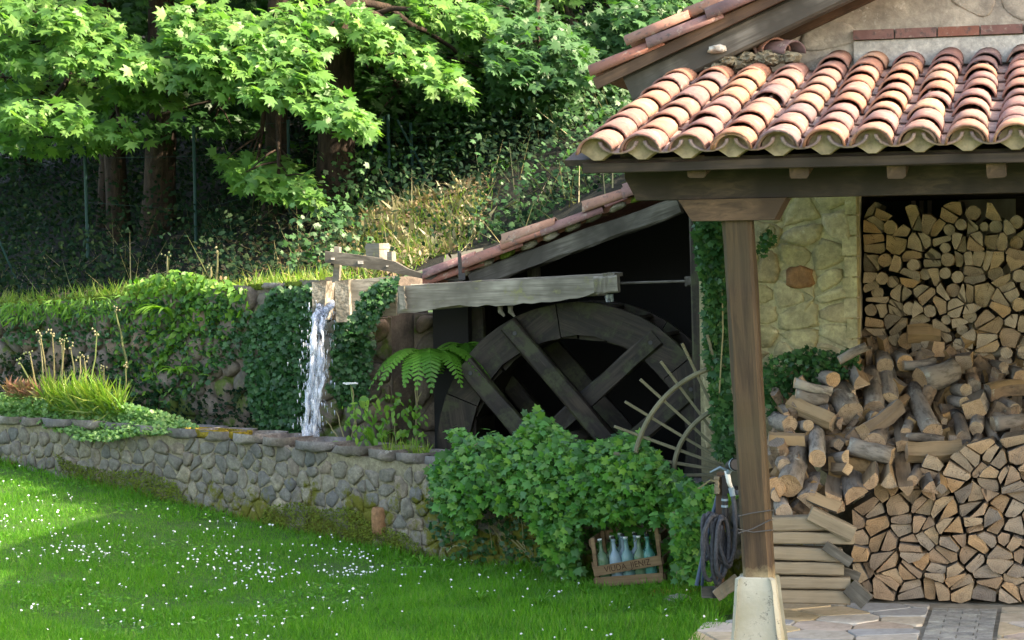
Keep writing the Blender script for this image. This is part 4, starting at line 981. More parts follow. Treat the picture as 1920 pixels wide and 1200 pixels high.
HL = [(330,210,590,270,60,'r'),(340,290,560,330,75,'r'),(300,360,600,490,112,'s'),(610,260,720,430,160,'r'),(850,150,885,400,130,'r'),(980,120,1000,330,130,'h'),(1200,190,1440,120,150,'r'),
(1080,95,1300,65,60,'r'),(1160,260,1290,560,125,'r'),(1240,360,1270,560,70,'r'),(1050,380,810,560,110,'s'),(690,600,790,440,46,'s'),(585,545,700,630,36,'s'),(150,600,400,612,90,'s'),
(480,540,490,740,112,'r'),(955,545,890,640,130,'r'),(1030,470,1080,650,90,'s'),(1100,590,1370,612,55,'r'),(1110,695,1480,680,120,'s'),(715,650,1010,720,112,'r'),(350,690,290,930,150,'r'),
(200,720,260,790,90,'r'),(570,745,690,730,88,'h'),(550,800,700,812,70,'s'),(470,870,430,1020,140,'w'),(600,880,585,1030,120,'w'),(720,800,750,990,150,'h'),(840,760,860,900,120,'h'),(965,740,980,900,128,'w'),
(1085,720,1110,960,105,'w'),(1190,780,1150,890,66,'r'),(1225,800,1280,940,110,'w'),(1310,770,1350,950,70,'s'),(1440,440,1500,600,90,'r'),(1500,600,1545,750,110,'r'),(1600,430,1590,530,90,'r'),(1590,560,1585,640,62,'r'),
(1660,480,1790,700,62,'r'),(1870,330,1850,710,76,'s'),(1670,280,1910,240,110,'s'),(1600,290,1570,400,140,'s'),(1560,10,1500,90,125,'s'),(1640,20,1810,-10,60,'r'),(1870,45,1930,0,86,'r'),(1660,75,1780,100,60,'r'),
(1520,130,1580,240,80,'r'),(1300,360,1370,480,45,'s'),(1370,480,1425,600,52,'s'),(1140,300,1050,370,60,'s'),(180,365,280,440,48,'s'),(200,470,300,500,105,'r'),(330,520,425,510,72,'r'),(500,470,650,495,72,'h'),(620,190,740,280,38,'s'),
(470,170,600,190,92,'r'),(715,100,790,210,120,'w'),(640,60,830,-40,60,'r'),(1400,240,1520,262,80,'r'),(1400,330,1510,350,72,'r'),(150,940,200,940,130,'r'),(225,990,260,1110,100,'r'),(1700,500,1930,470,90,'r'),(1660,410,1800,470,62,'r'),
(410,155,380,200,80,'w'),(930,20,960,100,110,'r'),(1030,40,1100,80,110,'r'),(1110,-120,1340,-110,105,'s'),(1210,-10,1330,-20,105,'s'),(1490,-60,1800,-160,95,'s'),(1640,-190,1770,-280,85,'s'),(1440,-190,1600,-170,80,'r'),(1770,-100,1930,-60,115,'s'),
(1370,-190,1250,-150,70,'s'),(1900,560,1820,740,80,'r'),(1750,700,1860,640,90,'s'),(800,380,900,460,80,'r'),(1080,-30,1100,60,70,'r'),(1790,140,1900,180,100,'r'),(1700,180,1790,130,60,'s'),(1840,-30,1930,-20,100,'s'),(1400,20,1440,120,60,'r'),(1880,-150,1930,-260,90,'s'),
(1500,440,1590,380,80,'r'),(1700,330,1860,400,80,'r'),(1130,430,1100,560,70,'r'),(1440,680,1560,720,90,'w'),(1625,600,1680,750,110,'w'),(230,850,200,1000,90,'h'),(420,1000,640,1090,90,'w'),(660,900,640,1080,70,'s'),(560,640,640,640,70,'s')]
def heap_label(i, cx, cy, kind, dx, dy, w_):
    k_ = {'r': 'round barked', 's': 'squared split', 'h': 'half-round', 'w': 'wedge-shaped'}[kind]
    sz = 'thick' if w_ > 100 else 'thin' if w_ < 62 else 'middling'
    o_ = 'upright' if abs(dy) > 2 * abs(dx) else 'level' if abs(dx) > 3 * abs(dy) else 'slanting down right' if dx * dy > 0 else 'slanting down left'
    return k_, sz, o_
hl = []
for i, (x0, y0, x1, y1, d, kd) in enumerate(HL):
    X0, Y0, X1, Y1 = 1400 + x0 * .2708, 660 + y0 * .2708, 1400 + x1 * .2708, 660 + y1 * .2708
    D0, D1 = depth_heap(Y0), depth_heap(Y1)
    if X0 < 1600 and Y0 < 740: D0 = min(D0, 13.35); D1 = min(D1, 13.35)
    Lpx = math.hypot(X1 - X0, Y1 - Y0)
    if Lpx < 55: D0 += .28 if kd != 'r' or Lpx < 40 else .2           # foreshortened: the far end lies deeper
    elif abs(Y1 - Y0) > abs(X1 - X0): D0 += .16
    o = jlog(P(X0, Y0, D0), P(X1, Y1, D1), d * .2708 * D1 / F * 1.15, kd)
    hl.append((o, (X0 + X1) / 2, (Y0 + Y1) / 2, kd, x1 - x0, y1 - y0, d))
for lo, hi, wd in ((0, 640, 'top'), (640, 720, 'upper part'), (720, 790, 'upper middle'), (790, 860, 'lower middle'), (860, 1200, 'foot')):
    b = sorted([h for h in hl if lo <= h[2] < hi], key=lambda h: h[1])
    for i, h in enumerate(b):
        k_, sz, o_ = heap_label(0, h[1], h[2], h[3], h[4], h[5], h[6])
        tag(h[0], f'{k_} log {o_}, {ORD[min(i, 23)]} from the post, {wd} of loose heap', 'log', 'loose logs of the tumbled heap')
# logs filling the heap behind, seen between the others
hid = []
for i in range(190):
    X = random.uniform(1440, 1960); Y = random.uniform(np.interp(X, [1440, 1500, 1610, 1700, 1960], [790, 730, 650, 610, 600]), 975)
    D = float(depth_heap(Y)) + .22
    if X < 1610: D = min(D, 13.62)
    a = random.uniform(0, 6.28); L = random.uniform(.1, .17); dv = Vector((math.cos(a), random.uniform(-.5, .5), math.sin(a))) * L
    c_ = P(X, Y, D)
    if c_.z < .2 or (X > 1590 and Y > np.interp(X, [1600, 1700, 1800, 1960], [915, 860, 830, 815])): continue
    o = jlog(c_ - dv, c_ + dv, random.uniform(.07, .13), random.choice('rrshw'))
    hid.append(o)
jm = MB()
for o in hid:
    mw = W[o.name]; me = o.data; jm.add([mw @ v_.co for v_ in me.vertices], [tuple(p_.vertices) for p_ in me.polygons], [p_.material_index for p_ in me.polygons]); bpy.data.objects.remove(o)
tag(jm.build('packed_logs', [M['logbark'], M['end'], M['split']]), 'logs packed deep inside the loose firewood heap', 'firewood', kind='stuff')
hb = MB(); hb.prism([H(.0, VFR + .45, 0), H(2.6, VFR + .45, 0), H(2.6, VG + 1.0, 0), H(.27, VG + 1.0, 0), H(.27, VG - .06, 0), H(.0, VG - .06, 0)], EZ * .42)

# plank pile
pts_ = [(1447, 1115, 1593, 1118, 26, 'r'), (1449, 1090, 1593, 1091, 22, ''), (1446, 1062, 1581, 1065, 23, ''), (1446, 1033, 1578, 1040, 24, ''), (1446, 1006, 1600, 1008, 22, ''), (1452, 982, 1545, 979, 26, '')]
LB = ['bottom plank end to end on the paving beside the post base', 'second sawn plank from the bottom of the pile by the post', 'third sawn plank from the bottom of the pile by the post', 'fourth sawn plank from the bottom, under the fallen dark batten', 'fifth sawn plank from the bottom, reaching under the tilted board', 'top grey cracked plank on the pile beside the post']
for i, (x0, y0, x1, y1, h_, _) in enumerate(pts_):
    D = 12.3 + .02 * random.uniform(-1, 1); pa, pb_ = P(x0 - 30, y0, D + .02), P(x1, y1 + 9, D - .03)
    pa = P(x0 - 25, y0 + 0, D); pb_ = P(x1, y1, D - .04)
    o = beam('sawn_plank', pa, pb_, .13, h_ * D / F, M['plank'], None, up=EZ, jit=.002, seg=6); tag(o, LB[i], 'plank', 'sawn planks piled by the post')
for (x0, y0, x1, y1, w_, h_, D, mt, lb) in ((1518, 962, 1600, 1002, .10, .085, 12.2, 'plank', 'short thick board tilted down to the right on top of the plank pile'),
        (1546, 1022, 1596, 1056, .03, .055, 12.15, 'rafter', 'dark grey batten lying slanted against the planks'), (1592, 1098, 1626, 1130, .04, .10, 12.15, 'rafter', 'dark grey board offcut leaning at the foot of the planks'),
        (1578, 1070, 1612, 1082, .03, .05, 12.25, 'rafter', 'small splintered dark offcut between planks and neat stack')):
    o = beam('board_offcut', P(x0, y0, D + .03), P(x1, y1, D), w_, h_, M[mt], None, up=EZ, jit=.003, seg=4); tag(o, lb, 'board')

# ================================================================== crate of bottles
cd = 13.45
q0 = G(1118, 1102); q1 = G(1240, 1098); cx_ = (q1 - q0); CW = .44; cx_.normalize(); cd_ = Vector((-cx_.y, cx_.x, 0)); ang = R(6)
CR = (Matrix.Translation(q0 + EZ * .0) @ frame(cx_, cd_, EZ, Vector((0, 0, 0)))) @ Matrix.Rotation(-ang, 4, 'Y') @ Matrix.Rotation(R(-22), 4, 'Z')
ct = thing('bottle_crate', 'tilted slatted wooden crate with worn brown lettering, on the grass by the ivy', 'crate', q0)
def cbx(name, c, s, mat='crate'): return MB().box((0, 0, 0), *s).build(name, M[mat], ct, CR @ Matrix.Translation(c))
CH, CD = .315, .30
for x, y in ((.012, .012), (CW - .012, .012), (.012, CD - .012), (CW - .012, CD - .012)): cbx('corner_post', (x, y, CH / 2 + (.02 if x > .2 else .0)), (.024, .024, CH + (.03 if x > .2 else 0)))
for y in (-.006, CD + .006):
    for z, h_ in ((.035, .06),) if y < 0 else ((.035, .06), (.135, .05), (CH - .03, .06)): cbx('front_slat' if y < 0 else 'back_slat', (CW / 2, y, z), (CW + .0, .011, h_))
for x in (-.006, CW + .006):
    for z in (.035, .14, CH - .03): cbx('end_slat', (x, CD / 2, z), (.011, CD, .045))
CR2 = CR @ Matrix.Translation((CW / 2, -.008, .125)) @ Matrix.Rotation(R(-5.5), 4, 'Y'); MB().box((0, 0, 0), CW + .005, .011, .06).build('lettered_slat', M['crate'], ct, CR2)
cbx('bottom_board', (CW / 2, CD / 2, .008), (CW - .03, CD - .03, .012))
txt = bpy.data.curves.new('lettering', 'FONT'); txt.body = 'VIUDA  JIENIZ'; txt.size = .052; txt.extrude = .0006; txt.align_x = 'CENTER'; txt.align_y = 'CENTER'; txt.space_character = 1.02
txt.materials.append(M['ink']); to = bpy.data.objects.new('lettering', txt); C.objects.link(to); bpy.context.view_layer.update(); tm = bpy.data.meshes.new_from_object(to); tm.materials.clear(); tm.materials.append(M['ink']); bpy.data.objects.remove(to); to = bpy.data.objects.new('lettering', tm); attach(to, ct, CR2 @ Matrix.Translation((0, -.0062, 0)) @ Matrix.Rotation(R(90), 4, 'X') @ Matrix.Diagonal((.92, 1.05, 1, 1)))
def bottle_me(mat, name):
    prof = [(.0, .0), (.036, .0), (.04, .006), (.04, .15), (.036, .172), (.024, .192), (.0145, .206), (.0125, .25), (.0125, .262), (.0155, .264), (.0155, .276), (.011, .278), (.010, .25), (.0, .249)]
    n = 14; vs = [(r_ * math.cos(6.2832 * j / n), r_ * math.sin(6.2832 * j / n), z) for r_, z in prof for j in range(n)]; fs = [(i * n + j, i * n + (j + 1) % n, (i + 1) * n + (j + 1) % n, (i + 1) * n + j) for i in range(len(prof) - 1) for j in range(n)]
    return MB().add(vs, fs).mesh(name, mat, True)
bm_ = [bottle_me(m_, 'bottle') for m_ in M['glass']]
BT = [(.055, .05, 2, 'dull green bottle at the left end of the front row in the crate'), (.135, .05, 1, 'pale blue bottle, second from the left in the front row of the crate'), (.21, .05, 0, 'aqua bottle in the middle of the front row of the crate'), (.285, .05, 2, 'greyish green bottle, second from the right in the front row of the crate'), (.355, .05, 3, 'teal bottle at the right end of the front row in the crate'),
      (.09, .14, 2, 'dull green bottle behind, leftmost of the middle row in the crate'), (.17, .14, 1, 'pale blue bottle with dark neck in the middle row of the crate'), (.25, .14, 1, 'light blue bottle with dark stopper, tallest in the crate middle'), (.33, .14, 3, 'deep teal bottle toward the right of the middle row in the crate'),
      (.13, .23, 0, 'aqua bottle at the back left of the crate'), (.24, .23, 2, 'green bottle at the back centre of the crate'), (.345, .23, 0, 'aqua bottle at the back right corner of the crate')]
for x, y, g_, lb in BT:
    o = inst('bottle', bm_[g_], None, CR @ Matrix.Translation((x, y, .016)) @ Matrix.Rotation(random.uniform(-.05, .05), 4, 'Y')); tag(o, lb, 'bottle')
    if g_ in (1, 3):
        MB().tube([(0, 0, .27), (0, 0, .292)], .014, 8).build('stopper', M['black'], o, W[o.name])
    else: MB().tube([(0, 0, .272), (0, 0, .284)], .0145, 8).build('cap', M['whitep'], o, W[o.name])

# ================================================================== tap stand, hose, sprayer
hs = thing('hose_stand', 'wooden stake with dark bracket holding the hose beside the porch post', 'hose stand', G(1345, 1112))
DH = 12.6
def ph(a, b, d=0): return P(a, b, DH + d)
beam('stake', ph(1348, 1112, .03), ph(1352, 885, .03), .06, .05, M['corbel'], hs, up=EX)
beam('backboard', ph(1345, 925, .0), ph(1345, 893, .0), .052, .03, M['plank'], hs, up=EX)
MB().box(ph(1358, 915, 0), .03, .05, .15).build('bracket', M['black'], hs)
MB().box(ph(1335, 1110, .02), .12, .06, .06).build('base_block', M['rafter'], hs); MB().box(ph(1345, 1112, -.03), .06, .03, .055).build('plug_box', M['black'], hs)
beam('loose_board', ph(1385, 1085, -.05), ph(1342, 1118, -.05), .03, .07, M['plank'], hs)
bp = thing('blue_stake', 'thin dark blue metal stake leaning behind the coiled hose', 'stake', G(1306, 1100))
MB().tube([ph(1347, 925, .05), ph(1325, 1010, .05), ph(1306, 1098, .02)], .012, 8).build('rod', M['bluedark'], bp); MB().tube([ph(1327, 1010, .08), ph(1316, 1098, .04)], .009, 8).build('rod', M['bluedark'], bp)
ho = thing('garden_hose', 'dark grey fabric hose hanging in loops beside the porch post', 'hose', ph(1345, 1100))
loops = [(1322, 966, 1338, 1040), (1330, 962, 1350, 1078), (1338, 964, 1356, 1055), (1346, 970, 1345, 1095), (1352, 968, 1366, 1062), (1340, 966, 1330, 1088), (1334, 968, 1322, 1050), (1356, 972, 1352, 1082)]
for i, (tx, ty, bx_, by_) in enumerate(loops):
    pts = []; wx = random.uniform(10, 17)
    for t in np.linspace(0, 1, 26):
        a = t * 6.2832; yy = ty + (by_ - ty) * (1 - math.cos(a)) / 2; xx = tx + (bx_ - tx) * (1 - math.cos(a)) / 2 + wx * math.sin(a) * (1 if i % 2 else .8) + 2.5 * nz((t * 6, i, 0), 1)
        pts.append(ph(xx, yy, -.06 + .05 * math.sin(a) - .01 * i + .02 * nz((t * 5, i, 3), 1)))
    MB().tube(pts, .0125, 7, cap=False).build('hose_loop', M['hose'], ho, smooth=True)
MB().tube([ph(a, b, -.09) for a, b in ((1374, 928), (1377, 950), (1379, 990), (1377, 1030), (1372, 1048), (1362, 1056), (1352, 1046), (1348, 1020), (1352, 985))], .0135, 8).build('hose_loop', M['hose'], ho, smooth=True)
MB().tube([ph(1359, 930, -.06), ph(1360, 975, -.06)], .019, 10).build('connector', M['black'], ho)
for y in (935, 947): MB().tube([ph(1359, y, -.061), ph(1359, y + 4, -.061)], .021, 10).build('clamp_ring', M['bluep'], ho)
sp_ = thing('hose_sprayer', 'grey spray gun with round black nozzle clipped at the top of the hose', 'spray gun', ph(1370, 900))
MB().tube([ph(1362, 892, -.1), ph(1369, 880, -.12), ph(1373, 868, -.17)], [.012, .016, .02], 10).build('neck', M['bluep'], sp_, smooth=True)
n0, n1_ = ph(1366, 873, -.13), ph(1379, 871, -.22); MB().tube([n0, n0.lerp(n1_, .5), n1_], [.022, .033, .036], 16).build('nozzle', M['black'], sp_, smooth=True); MB().tube([n1_ - (n1_ - n0) * .12, n1_ + (n1_ - n0) * .02], [.038, .038], 16, cap=False).build('nozzle_ring', M['bluep'], sp_); MB().tube([n1_ + (n1_ - n0) * .0, n1_ + (n1_ - n0) * .03], [.033, .030], 16).build('nozzle_face', M['black'], sp_)
MB().tube([ph(1363, 882, -.11), ph(1350, 876, -.1), ph(1331, 886, -.1)], [.008, .008, .005], 7).build('trigger', M['bluep'], sp_, smooth=True)
MB().tube([ph(1361, 880, -.1), ph(1365, 893, -.11), ph(1367, 904, -.1), ph(1371, 914, -.09)], [.011, .015, .014, .012], 9).build('grip', M['whitep'], sp_, smooth=True); MB().tube([ph(1371, 914, -.09), ph(1374, 930, -.09)], [.018, .016], 10).build('coupling', M['bluep'], sp_)
# ================================================================== trees
def limb(pts, r0, r1, n=8): return pts, [r0 + (r1 - r0) * i / (len(pts) - 1) for i in range(len(pts))], n
def curve(p0, p1, sag, k_=8, wob=.06):
    o = []
    for i in range(k_ + 1):
        t = i / k_; p = p0.lerp(p1, t) + EZ * (sag * 4 * t * (1 - t)); p += Vector((nz((t * 3, p0.x, 1), 1), nz((t * 3, p0.y, 4), 1), nz((t * 3, p0.x, 8), 1))) * wob * math.sin(t * 3.14); o.append(p)
    return o
LEAF_ME = tpl_mesh('leaf', MAPLE, M['maple'])
def spray_pts(px, py, hw, hh, D, n, slope=0.0, thick=.35):
    """a drooping layered spray of leaves about a point in space"""
    n = int(n * .92); a = np.random.uniform(-1, 1, n); r = np.random.uniform(-1, 1, n) * np.sqrt(1 - a * a * .85); X = px + a * hw; Y = py + r * hh + slope * a * hw + hh * .35 * a * a
    # terraces: snap leaves to a few layers
    lay = np.round((Y - py) / max(hh * .5, 11)) * max(hh * .5, 11); Y = py + lay * .35 + (Y - py) * .65 + np.random.randn(n) * 5
    Dd = D + np.random.uniform(-thick, thick, n) - (Y - py) / 60 * .25
    pos = Ppx(X, Y, Dd); nrm = np.array([.35, -.5, .8]) + rv(n, .4); tip = np.array([.25, -.6, -.65]) + rv(n, .5)
    return pos, nrm, tip, np.random.uniform(.08, .175, n)
def tree(label, base, top, r, sprays, crown, mat, tpl=MAPLE, nobj=0, group=None, size=None, me=None, cat='tree', barkm=None, name='maple_tree'):
    t = thing(name, label, cat, base, group)
    trunk = curve(base - EZ * .3, top, 0, 10, .12); tb = MB().tube(trunk, [r * (1 - .55 * i / 10) * (1.35 if i == 0 else 1) for i in range(11)], 12)
    Ls = [[], [], [], []]
    for s in sprays:
        pos, nrm, tip, sz = spray_pts(*s); c = Vector(pos.mean(0)); st = trunk[min(10, max(3, int(10 * (c.z + .3 - base.z) / (top.z - base.z))))]
        tb.tube(curve(st, c, .1, 6, .2), [.05 - .006 * i for i in range(7)], 6)
        for q in range(5):
            e = Vector(pos[np.random.randint(len(pos))]); tb.tube(curve(c.lerp(st, .25 * random.random()), e, .03, 3, .05), [.014, .011, .008, .005], 5)
        for l_, v in zip(Ls, (pos, nrm, tip, sz)): l_.append(v)
    for (c, rad, n) in crown:
        c = np.array(c); d = norm(rv(n)) * (np.random.rand(n, 1) ** .4); nclump = max(6, n // 60); cc = norm(rv(nclump)) * (np.random.rand(nclump, 1) ** .5) * .9
        idx = np.random.randint(nclump, size=n); pos = c + (cc[idx] + rv(n) * np.array([.2, .2, .09])) * np.array(rad)
        nrm = np.array([.3, -.35, .9]) + rv(n, .35); tip = np.array([.2, -.5, -.6]) + rv(n, .5)
        for l_, v in zip(Ls, (pos, nrm, tip, np.random.uniform(.1, .17, n) * (size or 1))): l_.append(v)
        cv = Vector(c); 
        for q in range(6):
            e = Vector(pos[np.random.randint(n)]); st = trunk[random.randint(5, 10)]; tb.tube(curve(st, e, .2, 5, .2), [.04, .033, .027, .02, .014, .008], 5)
    tb.build('trunk', barkm or M['bark'], t, smooth=True)
    foliage(t, np.concatenate(Ls[0]), np.concatenate(Ls[1]), np.concatenate(Ls[2]), np.concatenate(Ls[3]), tpl, mat, me, nobj, 'crown')
    return t
def gz(x, y): return hz(x, y)
def tb(px, D):                            # trunk foot on the hillside under pixel column px
    p = P(px, 500, D); return Vector((p.x, D, gz(p.x, D)))
b1 = tb(296, 22.0); b2 = tb(516, 21.1); b3 = tb(228, 22.4); b4 = tb(632, 20.5); b5 = tb(1010, 24)
tree('large maple with broad brown trunk and the brightest leaf sprays overhanging the wall', b1, b1 + Vector((.3, .3, 7)), .17,
     [(480, 88, 120, 48, 19.6, 620, .1), (560, 165, 110, 38, 19.3, 520, .35), (640, 215, 55, 24, 19.2, 200, .3), (290, 110, 70, 42, 19.9, 320, .1), (420, 140, 80, 34, 19.7, 300, .3), (400, 40, 100, 36, 20, 380, .1),
      (560, 45, 70, 40, 19.9, 260, .2), (270, 168, 70, 25, 20.4, 200, .1), (350, 95, 60, 30, 20.2, 200, .1)], [((b1.x + .6, 21, 6.2), (2.3, 1.8, 1.3), 3000)], M['maple'], nobj=280, me=LEAF_ME)
tree('maple trunk far left whose leaf sprays fill the upper left corner', b3, b3 + Vector((-.4, .1, 7)), .12,
     [(60, 22, 100, 28, 19.9, 320, .05), (190, 100, 95, 34, 19.8, 380, .15), (85, 208, 85, 28, 19.5, 260, .1), (20, 90, 60, 30, 20, 180, .2), (150, 40, 80, 40, 20.3, 260, .1), (225, 243, 45, 20, 19.9, 90, .1), (20, 235, 50, 28, 20.2, 120, 0), (120, 165, 120, 30, 20.8, 260, 0), (10, 150, 60, 40, 21, 150, 0), (100, 262, 100, 20, 21, 160, 0)],
     [((b3.x - 1.5, 21.5, 6.0), (2.2, 1.8, 1.3), 2600)], M['maple'], nobj=220, me=LEAF_ME)
tree('slender maple behind the waterfall with a low drooping spray of bright leaves', b2, b2 + Vector((.2, .2, 7)), .12,
     [(515, 338, 82, 26, 19.6, 330, .25), (480, 300, 80, 24, 20.4, 180, .1), (770, 105, 110, 36, 20, 480, .45), (650, 35, 65, 34, 20, 240, .2), (850, 22, 75, 28, 20.6, 260, .2), (720, 60, 70, 34, 20.8, 240, .2), (670, 215, 32, 22, 19.8, 80, .3)],
     [((b2.x + .8, 21.8, 6.3), (2.0, 1.8, 1.2), 2400)], M['maple'], nobj=240, me=LEAF_ME)
tree('dark thick tree behind the sluice hung with shaded leaves', b4, b4 + Vector((.1, .4, 7)), .19,
     [(800, 175, 110, 34, 21.5, 380, .1), (900, 215, 110, 30, 21.6, 340, .1), (700, 150, 80, 34, 21.8, 260, .1), (760, 215, 100, 20, 21.5, 200, 0), (620, 110, 80, 60, 22, 260, 0), (380, 230, 140, 20, 21.8, 200, 0), (880, 130, 90, 50, 22, 300, 0)],
     [((b4.x + .5, 23, 6.0), (2.2, 1.8, 1.4), 2600), ((b4.x - 2.5, 23.3, 5.6), (2.2, 1.4, 1.1), 2000)], M['maple_shade'], nobj=120, me=tpl_mesh('leaf', MAPLE, M['maple_shade']))
tree('light green small-leaved tree crowding against the house roof', b5, b5 + Vector((.3, 0, 6)), .12,
     [(1010, 90, 95, 60, 20.2, 620, .1), (1100, 160, 85, 70, 20.8, 700, .1), (1180, 60, 110, 70, 21.2, 800, -.1), (1085, 290, 40, 60, 20.6, 260, .1), (1000, 150, 80, 50, 20.6, 380, .1), (1140, 235, 50, 40, 20.6, 240, 0), (960, 40, 90, 50, 21, 380, .1), (1120, 330, 28, 25, 20.3, 120, 0), (1230, 20, 90, 40, 21, 360, 0)],
     [((b5.x + 1.2, 22.5, 5.6), (2.2, 1.6, 1.3), 3000)], M['tree_leaf'], nobj=120, me=tpl_mesh('leaf', MAPLE, M['tree_leaf']), name='small_leaved_tree')
# shaded inner canopy between the lit sprays
for i, (px0, px1, py0, py1, D, n_, lb) in enumerate([(-40, 420, -60, 215, 22.6, 2600, 'deep shaded maple crown behind the upper left sprays'), (400, 760, -60, 225, 22.9, 2400, 'deep shaded maple crown behind the brightest sprays'), (740, 1260, -60, 250, 22.4, 3400, 'mid green maple crown filling the gap beside the house roof')]):
    c_ = P((px0 + px1) / 2, py1, D + .6); b_ = Vector((c_.x, c_.y, gz(c_.x, c_.y))); t_ = thing('maple_tree', lb, 'tree', b_)
    top_ = P((px0 + px1) / 2, py0, D + .6); MB().tube(curve(b_ - EZ * .2, top_ + EZ, 0, 8, .15), [.1 - .007 * q for q in range(9)], 10).build('trunk', M['bark'], t_, smooth=True)
    X = np.random.uniform(px0, px1, n_); Y = np.random.uniform(py0, py1, n_); Y -= 26 * np.sin(X / 37.0) * (Y > py0 + 60); kk = np.array([nz((x / 90, y / 55, i), 1) > -.28 for x, y in zip(X, Y)]); X, Y = X[kk], Y[kk]; n_ = len(X)
    pos = Ppx(X, Y, D + np.random.uniform(-.9, .9, n_)); foliage(t_, pos, np.array([.35, -.5, .8]) + rv(n_, .4), np.array([.25, -.6, -.65]) + rv(n_, .5), np.random.uniform(.09, .17, n_), MAPLE, M['maple'] if i == 2 else M['maple_shade'], None, 0, 'crown')
# trees further up the slope closing the view
k_ = 0
for i, (px, D, h_) in enumerate([(60, 27, 6), (200, 26, 6.5), (380, 27.5, 6), (480, 25.5, 6), (640, 26, 6), (780, 27, 6.5), (900, 26, 5), (1060, 27, 5), (1200, 26, 5), (-120, 26, 6), (1350, 27, 6), (1600, 28, 6), (1850, 28, 6)]):
    b = tb(px, D)
    LABS = ['shadowed tree far up the bank behind the upper left corner', 'shadowed tree up the bank behind the left maple trunk', 'shadowed tree up the bank between the two left trunks', 'shadowed tree up the bank right behind the slender maple', 'shadowed tree up the bank above the sluice', 'shadowed tree up the bank above the lever board', 'shadowed tree up the bank left of the light green tree', 'shadowed tree behind the light green tree', 'shadowed tree beyond the verge of the house roof', 'shadowed tree on the bank at the left edge', 'shadowed tree behind the house', 'shadowed tree behind the middle of the house', 'shadowed tree behind the house, far right']
    tree(LABS[i], b, b + Vector((0, 0, h_)), .12, [], [((b.x, b.y, b.z + 1.7), (1.7, 1.2, 1.3), 1700), ((b.x, b.y, b.z + 4.0), (1.9, 1.5, 1.5), 1500)], M['maple_shade'], tpl=OVAL, size=1.5, group='shaded trees up the bank', name='shaded_tree')

# ================================================================== undergrowth on the bank
def on_bank(n, x0, x1, y0, y1, f=None):
    x = np.random.uniform(x0, x1, n * 2); y = np.random.uniform(y0, y1, n * 2); kx = []
    for i in range(len(x)):
        if hdrop(x[i], y[i]): continue
        if f and random.random() > f(x[i], y[i]): continue
        kx.append((x[i], y[i], gz(x[i], y[i])))
        if len(kx) >= n: break
    return np.array(kx)
def dry(x, y):                            # the dry sunlit clearing behind the flume
    p = abs((x + .82) / .62) ** 2 + abs((y - 19.0) / 1.15) ** 2
    return max(0, 1.2 - p)
g = on_bank(64000, -9.5, 7, 18, 28, lambda x, y: (1 if y > 20 else .8) * (1 - min(.85, dry(x, y))) * (.25 + .9 * (nz((x, y, 0), 1.1) > -.15)))
hgt = np.abs(np.random.randn(len(g))) * .22 * (1 + .8 * (g[:, 1] > 20.5)); g[:, 2] += hgt + .02
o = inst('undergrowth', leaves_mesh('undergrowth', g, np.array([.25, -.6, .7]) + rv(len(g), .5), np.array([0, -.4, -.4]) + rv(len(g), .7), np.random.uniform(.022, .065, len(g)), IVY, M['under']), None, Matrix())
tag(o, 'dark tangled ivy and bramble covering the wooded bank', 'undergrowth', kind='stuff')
g = on_bank(9000, -8.5, 2.2, 18.4, 24, lambda x, y: .2 + .8 * (nz((x, y, 5), .8) > .1)); g[:, 2] += np.random.rand(len(g)) * .7
o = inst('bramble_sprays', leaves_mesh('bramble', g, np.array([.2, -.5, .8]) + rv(len(g), .5), rv(len(g), .7) - np.array([0, .2, .3]), np.random.uniform(.03, .08, len(g)), OVAL, M['under']), None, Matrix())
tag(o, 'loose bramble leaves rising over the shaded bank', 'undergrowth', kind='stuff')
g = on_bank(9000, -1.9, 2.2, 18.2, 24.5, lambda x, y: (.9 - dry(x, y)) * (nz((x, y, 2), 1.4) > -.05)); g[:, 2] += np.abs(np.random.randn(len(g))) * .28
o = inst('bank_ivy', leaves_mesh('bank_ivy', g, np.array([.35, -.6, .7]) + rv(len(g), .5), np.array([0, -.4, -.5]) + rv(len(g), .6), np.random.uniform(.03, .08, len(g)), IVY, M['tree_leaf']), None, Matrix()); tag(o, 'greener ivy and saplings on the bank between dry patch and house', 'undergrowth', kind='stuff')
g = on_bank(7000, -2.6, 1.0, 17.9, 21.4, lambda x, y: min(1, dry(x, y) * 1.3)); g[:, 2] += np.random.rand(len(g)) * .07
o = inst('dry_litter', leaves_mesh('litter', g, np.array([0, -.4, .8]) + rv(len(g), .6), rv(len(g), 1), np.random.uniform(.02, .065, len(g)), OVAL, M['litter']), None, Matrix())
tag(o, 'sunlit patch of dry brown leaves and stalks behind the lever board', 'leaf litter', kind='stuff')
g = on_bank(2600, -2.6, 1.0, 17.9, 21.4, lambda x, y: min(1, dry(x, y) * 1.3))
g3 = on_bank(2600, -2.0, .6, 17.9, 19.3, lambda x, y: min(1, dry(x, y) * 1.5)); o = inst('bank_grass', leaves_mesh('bank_grass', g3, rv(len(g3)) + np.array([0, -1, 0]), np.array([0, -.1, 1]) + rv(len(g3), .4), np.random.uniform(.06, .17, len(g3)), BLADE, M['grass_dry']), None, Matrix()); tag(o, 'fresh green grass at the foot of the dry patch', 'grass', kind='stuff')
o = inst('dry_grass', leaves_mesh('dry_grass', g, rv(len(g), 1) + np.array([0, -1, 0]), np.array([0, 0, 1]) + rv(len(g), .5), np.random.uniform(.08, .22, len(g)), NARROW, M['straw']), None, Matrix())
tag(o, 'straw-coloured stalks over the dry patch', 'dry grass', kind='stuff')
g = on_bank(1500, -9, 1.0, 17.5, 22, lambda x, y: .6)
